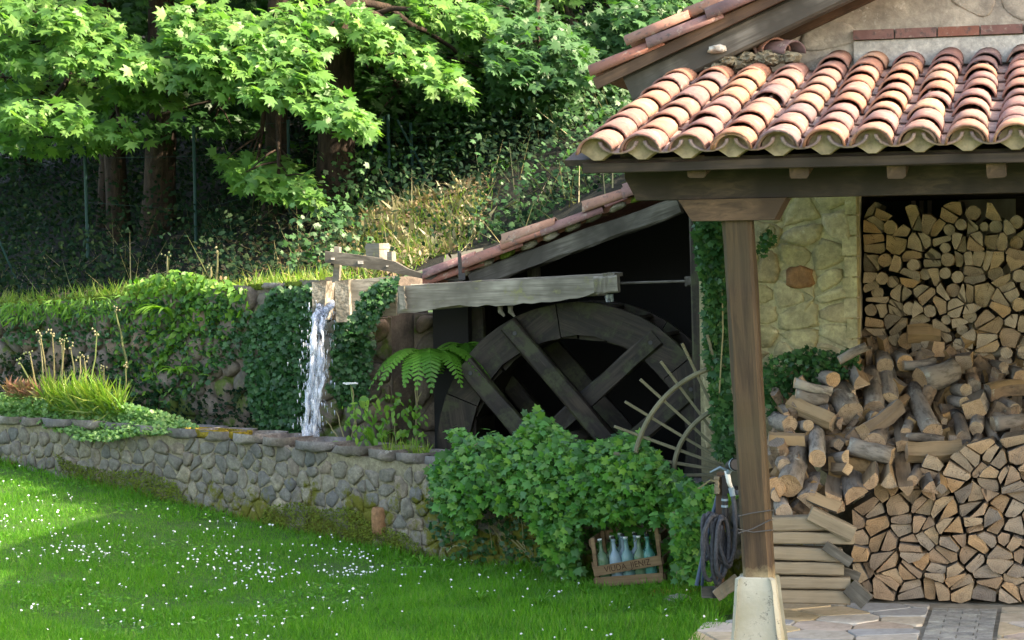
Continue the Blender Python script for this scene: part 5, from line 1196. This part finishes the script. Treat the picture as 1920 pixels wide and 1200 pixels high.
g5 = on_bank(4200, -4.2, -.2, 17.8, 20.4, lambda x, y: .7 * (nz((x, y, 8), .9) > -.1)); g5[:, 2] += np.random.rand(len(g5)) * .1; o = inst('leaf_litter', leaves_mesh('leaf_litter', g5, np.array([0, -.4, .8]) + rv(len(g5), .5), rv(len(g5), 1), np.random.uniform(.02, .06, len(g5)), OVAL, M['litter']), None, Matrix()); tag(o, 'brown fallen leaves on the shaded bank left of the dry patch', 'leaf litter', kind='stuff')
o = inst('bank_twigs', leaves_mesh('twigs', g, rv(len(g), 1), np.array([0, 0, .6]) + rv(len(g), .7), np.random.uniform(.2, .6, len(g)), ([(-.012, 0, 0), (.012, 0, 0), (0, 1, .15)], [(0, 1, 2)]), M['straw']), None, Matrix())
tag(o, 'thin dead twigs in the undergrowth', 'twigs', kind='stuff')

def poly_leaves(poly, n, Df, spread, size, nrm=(.25, -.8, .55), jn=.5, tip=(0, -.3, -.8), jt=.5, back=0.0):
    X, Y = polyscatter(poly, n); D = np.array([Df(a, b) for a, b in zip(X, Y)]) + np.random.uniform(-spread, spread * .5 + back, n)
    return Ppx(X, Y, D), np.array(nrm) + rv(n, jn), np.array(tip) + rv(n, jt), np.random.uniform(size[0], size[1], n)
def fan_plant(name, label, base, n, L, wdt, mat, arch=.6, cat='fern', leafy=True, sp=1.0, up=.9):
    """fern: each frond is a stem with paired leaflets, a part of its own"""
    t = thing(name, label, cat, base)
    for i in range(n):
        a = random.uniform(0, 6.28); out = Vector((math.cos(a), math.sin(a) - .3, 0)).normalized() * sp; l_ = L * random.uniform(.7, 1.1); pts = []
        for j in range(11): s = j / 10; pts.append(base + out * l_ * s * .8 + EZ * (l_ * (up * s - arch * s * s * 1.2)))
        mb = MB().tube(pts, [.006 * (1 - .7 * j / 10) for j in range(11)], 4)
        for j in range(2, 21):
            s = j / 20; q = pts[int(s * 10 - .001)].lerp(pts[min(10, int(s * 10 - .001) + 1)], s * 10 - int(s * 10 - .001)); d = (pts[min(10, int(s * 10) + 1)] - pts[max(0, int(s * 10) - 1)]).normalized(); sd = d.cross(EZ).normalized(); wl_ = wdt * math.sin(min(1, s * 1.6 + .15) * 1.57) * (1 - s ** 3) + .012
            for sg in (-1, 1):
                e = q + sd * sg * wl_ + d * wl_ * .35 - EZ * wl_ * .2; h_ = d * l_ * .022; mb.add([q - h_, q + h_, e.lerp(q, .3) + h_, e, e.lerp(q, .3) - h_], [(0, 1, 2, 4), (4, 2, 3)])
        mb.build('frond', mat, t)
    return t
for i, (px, py, D, n, L) in enumerate([(858, 300, 21.5, 6, .6), (725, 310, 21.3, 6, .5), (560, 285, 22, 5, .5), (950, 70, 21.8, 6, .7), (900, 320, 21, 5, .45), (985, 330, 20.4, 6, .5), (640, 350, 21, 5, .4), (1030, 390, 19.4, 6, .4)]):
    fan_plant('bank_fern', ['bright upright fern in the middle of the wooded bank', 'fern in the gloom left of the bright upright fern', 'small fern behind the trunk of the slender maple', 'pale arching fern high under the leaves', 'low fern just right of the bright upright fern', 'fern near the shed roof slope', 'small fern right of the thick dark trunk', 'fern close behind the shed roof tiles'][i], P(px, py, D), n, L, .11, M['fern'])
fan_plant('wall_fern', 'large bright fern growing between stone pier and mill wheel', P(805, 672, 16.4), 16, .62, .10, M['fern'], arch=.9, up=.75)
fan_plant('wall_fern', 'smaller dark fern right above the large fern, under the flume', P(868, 650, 16.6), 9, .4, .08, M['fern'], arch=.9, up=.6)

# ivy masses
IV_ME = tpl_mesh('leaf', IVY, M['ivy']); IB_ME = tpl_mesh('leaf', IVY, M['ivy_bright'])
def walld(px, py=0):                      # distance of the low wall's face under a pixel column
    r_ = ray(px, 900); n_ = Vector((NN.x, NN.y, 0)); t = (NA - CAM).dot(n_) / Vector((r_.x, r_.y, 0)).dot(n_); return t * r_.y
bush = [(806, 870), (825, 850), (848, 838), (850, 800), (862, 794), (880, 812), (905, 822), (925, 806), (945, 820), (975, 808), (985, 780), (1005, 767), (1022, 775), (1045, 800), (1075, 818), (1110, 828), (1150, 818), (1175, 805), (1205, 812), (1230, 850), (1275, 890), (1320, 905), (1336, 960), (1330, 1060), (1290, 1085), (1110, 1085), (1030, 1080), (1010, 1010), (985, 960), (900, 945), (880, 1000), (852, 990), (828, 960), (808, 900)]
iv = thing('ivy_bush', 'dense glossy ivy mounded over the right end of the low wall below the wheel', 'ivy', G(1100, 1080))
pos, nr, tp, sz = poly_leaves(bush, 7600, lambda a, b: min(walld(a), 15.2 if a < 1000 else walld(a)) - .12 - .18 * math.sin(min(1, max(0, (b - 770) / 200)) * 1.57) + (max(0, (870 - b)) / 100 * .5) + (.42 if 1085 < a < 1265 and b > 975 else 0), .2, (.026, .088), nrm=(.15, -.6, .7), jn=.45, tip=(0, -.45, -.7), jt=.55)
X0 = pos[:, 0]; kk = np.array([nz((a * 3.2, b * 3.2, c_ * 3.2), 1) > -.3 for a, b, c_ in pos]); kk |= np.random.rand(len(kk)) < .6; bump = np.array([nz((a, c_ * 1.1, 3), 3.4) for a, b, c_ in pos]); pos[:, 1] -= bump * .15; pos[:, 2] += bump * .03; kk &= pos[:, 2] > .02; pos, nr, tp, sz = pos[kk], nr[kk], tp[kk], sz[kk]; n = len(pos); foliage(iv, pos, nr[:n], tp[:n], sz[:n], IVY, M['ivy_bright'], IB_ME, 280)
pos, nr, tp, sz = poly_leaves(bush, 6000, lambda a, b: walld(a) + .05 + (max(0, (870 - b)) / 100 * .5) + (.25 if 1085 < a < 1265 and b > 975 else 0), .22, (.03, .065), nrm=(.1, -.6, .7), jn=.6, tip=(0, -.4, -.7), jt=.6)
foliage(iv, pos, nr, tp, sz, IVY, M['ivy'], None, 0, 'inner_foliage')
st = MB()
for i in range(40):
    a = random.uniform(830, 1300); b = random.uniform(830, 1050); p = P(a, b, walld(a) - .05); q = p + Vector((random.uniform(-.15, .15), random.uniform(-.2, .1), random.uniform(-.3, .1))); st.tube(curve(p, q, .03, 4, .05), [.006, .005, .004, .003, .003], 4)
st.build('stems', M['drystem'], iv)['kind'] = 'stuff'
for nm, lb, poly, Df, n, nb, mt, szs in (
    ('ivy', 'sparse ivy strands trailing down the low wall left of the main ivy', [(800, 880), (860, 890), (900, 950), (985, 960), (1020, 1070), (960, 1050), (850, 1050), (800, 990)], lambda a, b: walld(a) - .04, 420, 60, 'ivy', (.025, .05)),
    ('ivy', 'dark ivy curtain on the leat wall left of the waterfall', [(520, 535), (600, 535), (590, 600), (578, 700), (572, 825), (500, 830), (470, 760), (455, 660), (480, 580)], lambda a, b: 17.3 + (600 - a) / 600 * 2.6 - .1, 3200, 160, 'ivy', (.035, .07)),
    ('ivy', 'ivy hanging between the waterfall and the stone pier', [(630, 600), (700, 585), (700, 640), (688, 750), (640, 760), (615, 720), (625, 650)], lambda a, b: 16.6, 1200, 90, 'ivy', (.03, .065)),
    ('ivy', 'ivy draped across the board end of the sluice channel', [(735, 518), (748, 528), (735, 560), (712, 590), (700, 612), (640, 610), (665, 580), (680, 550), (700, 532)], lambda a, b: 16.22, 560, 90, 'ivy', (.03, .06)),
    ('ivy', 'narrow ivy strip climbing the house corner behind the porch post', [(1303, 410), (1352, 410), (1364, 600), (1372, 860), (1345, 850), (1335, 700), (1322, 640), (1328, 560), (1312, 500)], lambda a, b: 13.85 - max(0, (b - 640)) / 220 * .35, 2500, 160, 'ivy', (.03, .075)),
    ('ivy', 'low ivy and weeds at the foot of the yellow stone pier', [(1425, 690), (1450, 668), (1500, 650), (1560, 655), (1612, 648), (1610, 700), (1560, 720), (1500, 730), (1440, 780)], lambda a, b: 13.55, 1000, 60, 'ivy', (.025, .05)),
    ('ivy', 'small ivy sprig on the yellow pier beside the post', [(1425, 440), (1445, 425), (1450, 450), (1435, 480), (1422, 470)], lambda a, b: 13.72, 60, 40, 'ivy', (.03, .05)),
    ('ivy', 'leafy growth right of the crate behind the coiled hose', [(1262, 960), (1300, 920), (1345, 905), (1350, 1000), (1330, 1090), (1270, 1085)], lambda a, b: 13.0, 900, 90, 'ivy_bright', (.03, .07))):
    t = thing(nm, lb, 'ivy', P(sum(p[0] for p in poly) / len(poly), sum(p[1] for p in poly) / len(poly), Df(poly[0][0], poly[0][1])), 'ivy on the walls')
    pos, nr, tp, sz = poly_leaves(poly, n, Df, .09, szs, nrm=(.15, -.75, .5), jn=.4, tip=(0, -.2, -.8), jt=.5); kk = pos[:, 2] > .01; foliage(t, pos[kk], nr[kk], tp[kk], sz[kk], IVY, M[mt], IV_ME if mt == 'ivy' else IB_ME, nb)
    ms = MB()
    for i in range(6):
        a = random.choice(poly); b = random.choice(poly)
        if a != b: ms.tube(curve(P(*a, Df(*a) + .03), P(*b, Df(*b) + .03), .02, 4, .05), [.006] * 5, 4)
    ms.build('stems', M['drystem'], t)['kind'] = 'stuff'
del t
# green growth on the leat wall and its top
def lwd(a, b=0): return float(np.interp(a, [0, 600], [20, 17.35]))
for lb, poly, n, tplx, mt, szs in (
    ('mixed weeds covering the middle of the leat wall', [(240, 560), (460, 540), (470, 640), (420, 690), (330, 760), (210, 770), (200, 640)], 2600, IVY, 'ivy', (.03, .07)),
    ('bright grassy weeds hanging over the leat wall top at the far left', [(0, 565), (240, 552), (245, 590), (180, 600), (90, 592), (0, 600)], 900, NARROW, 'weed', (.05, .13)),
    ('light green weeds scattered down the middle of the leat wall', [(200, 600), (300, 590), (420, 560), (450, 620), (380, 720), (300, 760), (220, 740)], 800, OVAL, 'weed', (.03, .08)),
    ('yellow green leafy weeds spilling over the leat wall top', [(235, 545), (262, 520), (330, 505), (400, 520), (460, 540), (470, 580), (400, 600), (340, 640), (300, 690), (285, 620), (245, 580)], 1500, OVAL, 'weed', (.04, .10)),
    ('low green weeds on the leat wall at the far left', [(0, 590), (100, 590), (230, 560), (240, 640), (120, 650), (0, 640)], 700, IVY, 'ivy', (.03, .06)),
    ('dark weeds at the foot of the leat wall', [(0, 660), (230, 660), (330, 740), (460, 720), (560, 800), (380, 810), (0, 760)], 1800, IVY, 'under', (.03, .06))):
    pos, nr, tp, sz = poly_leaves(poly, n, lambda a, b: lwd(a) - .1, .14, szs, nrm=(.3, -.6, .7), jn=.5); t = thing('wall_weeds', lb, 'weeds', pos.mean(0)); foliage(t, pos, nr, tp, sz, tplx, M[mt])
# grass along the ledge
n = 5600; a = np.random.uniform(-.3, 8, n); s = np.abs(np.random.randn(n)) * .35 - .05; pos = np.array([FA + FT * float(x) + FN * float(y) for x, y in zip(a, s)]); pos[:, 2] = [max(ledge(x), hz(p[0], p[1])) for x, p in zip(a, pos)]
keepm = np.array([nz((x, 0, 0), 1.3) + .3 > random.uniform(-.5, .5) for x in a]); pos = pos[keepm]
o = inst('ledge_grass', leaves_mesh('ledge_grass', pos, rv(len(pos)) + np.array([0, -1, 0]), np.array([0, -.15, 1]) + rv(len(pos), .35), np.random.uniform(.03, .2, len(pos)) * np.random.uniform(.5, 1, len(pos)), BLADE, M['grass_dry']), None, Matrix()); tag(o, 'sunlit grass fringe along the top of the leat wall', 'grass', kind='stuff')
def spikes(name, label, cat, items, mat, head=None, r=.008):
    t = thing(name, label, cat, P(*items[0][:2], items[0][4]))
    for (x0, y0, x1, y1, D) in items:
        p, q = P(x0, y0, D), P(x1, y1, D); o = MB().tube(curve(p, q, 0, 5, .02), [r, r, r * .9, r * .8, r * .7, r * .5], 5).build('stem', mat, t)
        if head: 
            h_ = MB()
            for i in range(5): e = q + Vector((random.gauss(0, .02), random.gauss(0, .02), random.uniform(-.03, .03))); h_.tube([e - EZ * .008, e, e + EZ * .012], [.004, .011, .003], 5)
            h_.build('seed_head', head, t)['kind'] = 'stuff'
    return t
spikes('dead_flower_stalks', 'clump of pale dry flower stalks standing on the low wall at left', 'dry stalks', [(95, 745, 75, 625, 18.3), (85, 745, 76, 640, 18.3), (105, 745, 98, 625, 18.3), (70, 735, 56, 663, 18.4), (60, 720, 36, 678, 18.4), (118, 745, 116, 640, 18.2), (145, 745, 132, 650, 18.1), (150, 740, 150, 668, 18.1), (170, 745, 182, 622, 18), (165, 740, 158, 672, 18), (112, 740, 121, 635, 18.2), (190, 750, 195, 690, 17.9), (235, 760, 236, 685, 17.7)], M['straw'], M['straw'], .009)
spikes('dead_flower_stalks', 'two dry hogweed stalks standing on the leat wall top', 'dry stalks', [(313, 545, 314, 480, 18.5), (405, 525, 409, 470, 18.2), (395, 520, 396, 500, 18.2), (240, 690, 216, 580, 18.2)], M['straw'], M['straw'], .012)
spikes('thin_stalks', 'bare thin stalks rising beside the waterfall foot', 'dry stalks', [(650, 840, 630, 770, 16.3), (655, 840, 672, 760, 16.3), (640, 830, 612, 790, 16.3), (780, 850, 782, 720, 16.2), (782, 760, 778, 712, 16.2), (782, 755, 790, 735, 16.2), (668, 800, 660, 725, 16.2), (745, 845, 738, 780, 16.2)], M['drystem'], None, .006)
fw = MB(); t = thing('umbel_flower', 'flat white flower head beside the waterfall', 'flower', P(658, 760, 16.1)); MB().tube([P(666, 790, 16.1), P(658, 722, 16.1)], .005, 5).build('stem', M['stem'], t)
for i in range(60): a = random.uniform(0, 6.28); r_ = random.random() ** .5; p = P(657, 719, 16.1) + Vector((math.cos(a) * r_ * .055, math.sin(a) * r_ * .055, random.uniform(-.004, .006))); fw.box(p, .012, .012, .006)
fw.build('flower_head', M['petal'], t)
def broad_plant(name, label, cat, base, n, L, wd, mat, up=1.0, spread=.5):
    t = thing(name, label, cat, base)
    for i in range(n):
        a = random.uniform(0, 6.28); out = Vector((math.cos(a), math.sin(a) * .7 - .25, 0)) * spread; l_ = L * random.uniform(.6, 1.1); vs = []; fs = []; sd = Vector((-out.y, out.x, 0)).normalized()
        for j in range(8):
            s = j / 7; c_ = base + out * l_ * s + EZ * l_ * (up * s - .45 * s * s * (1 + spread)); w_ = wd * math.sin(math.pi * min(1, .08 + s * .92)) * random.uniform(.9, 1.1); vs += [c_ - sd * w_ + EZ * w_ * .35, c_, c_ + sd * w_ + EZ * w_ * .35]
        for j in range(7): fs += [(j * 3, j * 3 + 1, j * 3 + 4, j * 3 + 3), (j * 3 + 1, j * 3 + 2, j * 3 + 5, j * 3 + 4)]
        MB().add(vs, fs).build('leaf', mat, t, smooth=True)
    return t
broad_plant('strap_leaf_plant', 'yellow green strap-leaved clump hanging on the leat wall', 'plant', P(325, 600, 18.3), 26, .42, .022, M['weed'], 1.0, .9)
broad_plant('strap_leaf_plant', 'darker strap-leaved clump lower on the leat wall', 'plant', P(335, 705, 18.1), 16, .3, .02, M['weed'], .9, .8)
broad_plant('strap_leaf_plant', 'broad bright upright leaf plant beside the hose stand', 'plant', P(1350, 985, 13.0), 9, .38, .03, M['weed'], 1.15, .5)
broad_plant('weed_clump', 'leafy green weeds between the waterfall and the fern', 'weeds', P(705, 850, 16.0), 16, .36, .016, M['weed'], 1.2, .5)
broad_plant('weed_clump', 'leafy weeds at the foot of the stone pier', 'weeds', P(745, 855, 16.0), 10, .26, .014, M['weed'], 1.1, .6)
broad_plant('weed_clump', 'small leafy weeds right of the waterfall foot', 'weeds', P(655, 850, 16.1), 14, .25, .016, M['weed'], 1.1, .6)
for lb, poly, n, mt, szs in (('tall small-leaved plants crowding under the fern', [(640, 760), (700, 735), (760, 740), (800, 760), (800, 855), (650, 850)], 230, 'weed', (.03, .08)),):
    pos, nr, tp, sz = poly_leaves(poly, n, lambda a, b: 16.1, .2, szs); t = thing('tall_weeds', lb, 'weeds', pos.mean(0)); foliage(t, pos, nr, tp, sz, OVAL, M[mt])
# plants on top of the near wall (left)
pt_ = [(-20, 735), (30, 735), (90, 745), (180, 745), (240, 755), (300, 770), (345, 785), (372, 797), (330, 800), (300, 812), (250, 812), (200, 825), (150, 822), (110, 805), (60, 790), (0, 785), (-20, 790)]
def nwd(a, b): return walld(a) + .22 - max(0, b - 780) / 40 * .32
pos, nr, tp, sz = poly_leaves(pt_, 5200, nwd, .16, (.025, .05), nrm=(.3, -.5, .8), jn=.5); t = thing('wall_top_plants', 'pale green small-leaved ground ivy spilling over the left end of the low wall', 'plants', pos.mean(0)); foliage(t, pos, nr, tp, sz, IVY, M['pale'], tpl_mesh('leaf', IVY, M['pale']), 150)
n = 700; X, Y = polyscatter([(80, 740), (200, 742), (240, 780), (150, 785), (90, 770)], n); pos = Ppx(X, Y, np.array([walld(x) + .1 for x in X])); o = inst('wall_top_grass', leaves_mesh('wtg', pos, rv(n) + np.array([0, -1, 0]), np.array([0, 0, 1]) + rv(n, .35), np.random.uniform(.1, .3, n), BLADE, M['grass_dry']), None, Matrix()); tag(o, 'yellow grass tuft standing among the plants on the low wall', 'grass', kind='stuff')
n = 260; X, Y = polyscatter([(15, 725), (70, 730), (80, 750), (20, 745)], n); pos = Ppx(X, Y, np.array([walld(x) + .1 for x in X])); o = inst('reddish_plant', leaves_mesh('red', pos, rv(n) + np.array([0, -1, 0]), np.array([0, 0, 1]) + rv(n, .5), np.random.uniform(.05, .14, n), NARROW, M['red']), None, Matrix()); tag(o, 'reddish seeding sorrel at the left end of the low wall', 'plant')
n = 420; X, Y = polyscatter([(720, 845), (800, 850), (805, 872), (730, 866)], n); pos = Ppx(X, Y, np.array([walld(x) + .2 for x in X])); o = inst('wall_top_grass', leaves_mesh('wtg2', pos, rv(n) + np.array([0, -1, 0]), np.array([0, 0, 1]) + rv(n, .4), np.random.uniform(.04, .14, n), BLADE, M['grass_dry']), None, Matrix()); tag(o, 'short dry grass on the low wall just left of the ivy', 'grass', kind='stuff')

# ================================================================== wire fence posts on the bank
fz = thing('wire_fence', 'thin dark green wire fence with posts and slanting braces on the bank', 'fence', P(365, 480, 20.6))
ptop = []
for (x0, y0, x1, y1) in ((165, 445, 158, 250), (369, 485, 363, 235), (545, 410, 540, 225), (732, 330, 727, 215), (776, 330, 770, 230), (965, 300, 966, 225)):
    p, q = P(x0, y0 + 40, 20.7), P(x1, y1, 20.7); ptop.append((p, q)); MB().tube([p, q], .016, 8).build('fence_post', M['fence'], fz)
for (x0, y0, x1, y1) in ((48, 565, -15, 420), (680, 340, 720, 220), (825, 375, 745, 225)): MB().tube([P(x0, y0, 20.65), P(x1, y1, 20.65)], .012, 6).build('brace', M['fence'], fz)
for t_ in (.12, .45, .8, .98):
    for (a0, a1), (c0, c1) in zip(ptop[:-1], ptop[1:]): MB().tube([a0.lerp(a1, t_), c0.lerp(c1, t_)], .002, 4).build('wire', M['fence'], fz)

# ================================================================== lawn grass and daisies
def lawn_pts(n, y0=11.5, y1=23):
    X = np.random.uniform(-30, 1420, n * 2); Z = np.random.uniform(865, 1225, n * 2)
    r_ = np.stack([(X - 960) / F, (600 - Z) / F, -np.ones_like(X)], 1) @ np.array(CM).T; t_ = -CAM.z / r_[:, 2]; p = np.array(CAM) + r_ * t_[:, None]
    d = (p - np.array(NA)) @ np.array(NN); uu = (p - np.array(O)) @ np.array(EX); vv = (p - np.array(O)) @ np.array(EY)
    kx = (d > -.02) & ~((uu > -.40) & (vv > -1.2)) & ~((uu > -.3)); kx = (d > -.02) & (uu < -.40 + .0 * vv + .05 * np.sin(vv * 9))
    p = p[kx][:n]; p[:, 2] = [lawnz(a, b) for a, b, _ in p]; return p
g = lawn_pts(150000); n = len(g)
# uniform density on the ground as well, for other viewpoints
n2 = 60000; gx = np.stack([np.random.uniform(-9.5, 1.2, n2), np.random.uniform(10.5, 22, n2), np.zeros(n2)], 1); dd = (gx - np.array(NA)) @ np.array(NN); uu = (gx - np.array(O)) @ np.array(EX); gx = gx[(dd > 0) & (uu < -.42)]
g = np.concatenate([g, gx]); n = len(g)
cl = np.array([nz((x, y, 0), 2.2) for x, y, _ in g]); big = np.array([nz((x, y, 4), .55) for x, y, _ in g]); sz = np.random.uniform(.025, .06, n) * (1 + .7 * cl + .3 * big)
dist = (g @ np.array(NN)) - float(NA.dot(NN)); sz *= 1 + .8 * np.exp(-(dist / .12) ** 2)
right = np.clip((g[:, 0] + 1.2) / 1.6, 0, 1); sz *= 1 + .35 * right * (1 + 1.6 * np.array([max(0, nz((x, y, 7), 3.5)) for x, y, _ in g]))
sz = np.clip(sz, .015, .14)
g[:, 2] = [lawnz(a, b) - .01 for a, b, _ in g]
o = inst('lawn_grass', leaves_mesh('lawn_grass', g, rv(n) + np.array([0, -.6, .3]), np.array([0, 0, .8]) + rv(n, .42), sz, BLADE, M['grass']), None, Matrix()); tag(o, 'bright green lawn grass in front of the low wall', 'grass', kind='stuff')
g2 = lawn_pts(9000); m_ = np.array([nz((x, y, 9), 1.6) for x, y, _ in g2]) > .12; g2 = g2[m_]; g2[:, 2] += np.random.uniform(0, .03, len(g2))
o = inst('clover_leaves', leaves_mesh('clover', g2, np.array([0, -.3, 1]) + rv(len(g2), .4), rv(len(g2), 1), np.random.uniform(.015, .04, len(g2)), OVAL, M['grass']), None, Matrix()); tag(o, 'low clover and broad leaves among the lawn grass', 'ground cover', kind='stuff')
# daisies: flat white rosettes, thick in the middle of the lawn
dm = radial([(0, .5), (22, .36), (45, .5), (67, .36), (90, .5), (112, .36), (135, .5), (157, .36), (180, .5)], (0, 0))
d = lawn_pts(6000); kx = []
for p in d:
    r_ = CM.transposed() @ (Vector(p) - CAM); px = 960 - r_.x / r_.z * F; py = 600 + r_.y / r_.z * F
    band = math.exp(-((py - (1000 + (px - 100) * .12)) / 62) ** 2) * (px < 700) + .3 * math.exp(-((px - 330) / 160) ** 2 - ((py - 1045) / 40) ** 2) + .55 * math.exp(-((py - 1050 - (px - 600) * .04) / 45) ** 2) * (px > 400) * (px < 930) + .12
    cl_ = nz((p[0], p[1], 2), 2.4)
    if random.random() < band * (.12 + 1.9 * max(0, cl_) ** 1.0) * .85: kx.append(p)
kx = np.array(kx); kx[:, 2] += np.random.uniform(.035, .06, len(kx)); n = len(kx)
print('DAISIES', n)
def daisy_tpl():
    v, f = dm; v = [(x, y, z * .3) for x, y, z in v]; b = len(v); v += [(-.06, 0, -.02), (.06, 0, -.02), (0, .0, -2.4)]; return v, f + [(b, b + 1, b + 2)]
o = inst('daisies', leaves_mesh('daisies', kx, np.array([.05, -.45, .9]) + rv(n, .25), rv(n, 1), np.random.uniform(.011, .02, n), daisy_tpl(), M['petal']), None, Matrix()); tag(o, 'white daisies scattered thickly over the lawn', 'daisies', kind='stuff')
# tufts of taller grass and docks at the wall foot and by the paving
for i, (px, py) in enumerate([(700, 1050), (790, 1062), (835, 1072), (905, 1080), (985, 1088), (1050, 1092), (1100, 1118), (1165, 1125), (1215, 1118), (1275, 1140), (1300, 1165), (1240, 1160), (520, 1015), (420, 985), (300, 965), (1010, 1140), (900, 1130)]):
    p = G(px, py); p.z = lawnz(p.x, p.y); broad_plant('grass_tuft', 'tuft of longer grass blades ' + ['at the foot of the wall below its orange block', 'just right of the orange block in the wall', 'under the first trailing ivy', 'under the gap in the ivy', 'at the left foot of the ivy mound', 'at the foot of the ivy mound, left of the crate', 'touching the left corner of the crate', 'in front of the crate, left', 'in front of the crate, right', 'beside the yellow ground moss', 'nearest the paving corner', 'in the lawn below the crate', 'against the wall left of the big moss patch', 'against the wall in the middle of the lawn edge', 'against the wall under the hanging plants', 'in the lawn left of the crate', 'in the lawn below the gap in the ivy'][i], 'grass', p, 22, random.uniform(.1, .19), .005, M['grass'], 1.1, .7)
# moss on the wall foot and by the paving
for lb, poly, n_, Df in (('olive moss clinging to the foot of the low wall in the middle', [(480, 985), (500, 950), (560, 940), (600, 955), (660, 950), (700, 985), (760, 1000), (800, 1035), (780, 1050), (620, 1015), (510, 995)], 5200, lambda a, b: walld(a) - .05), ('olive moss on the low wall below the hanging plants', [(100, 850), (140, 870), (215, 885), (260, 880), (330, 905), (360, 950), (300, 945), (225, 925), (120, 890)], 4200, lambda a, b: walld(a) - .05)):
    X, Y = polyscatter(poly, n_); pos = Ppx(X, Y, np.array([Df(a, b) for a, b in zip(X, Y)])); o = inst('wall_moss', leaves_mesh('moss', pos, np.array([0, -.7, .6]) + rv(len(pos), .6), rv(len(pos), 1), np.random.uniform(.008, .022, len(pos)), OVAL, M['greenmoss']), None, Matrix()); tag(o, lb, 'moss', kind='stuff')
p = G(1268, 1112); vs, fs, c = pillow([(.2 * math.cos(t * .3927) * random.uniform(.8, 1.1), .12 * math.sin(t * .3927)) for t in range(16)], .03, rough=.2)
o = MB().add(vs, fs).build('ground_moss', M['moss'], None, frame(Vector((1, 0, 0)), Vector((0, 1, 0)), EZ, p), True); tag(o, 'yellow moss patch on the ground right of the crate', 'moss')
p = G(1272, 1128); vs, fs, c = pillow([(.1 * math.cos(t * .785) * random.uniform(.8, 1.1), .08 * math.sin(t * .785)) for t in range(8)], .04, rough=.2)
o = MB().add(vs, fs).build('grey_stone', M['cap_stone'], None, frame(Vector((1, 0, 0)), Vector((0, 1, 0)), EZ, p), True); tag(o, 'flat grey stone set in the ground between crate and paving', 'stone')
if NT_: pass
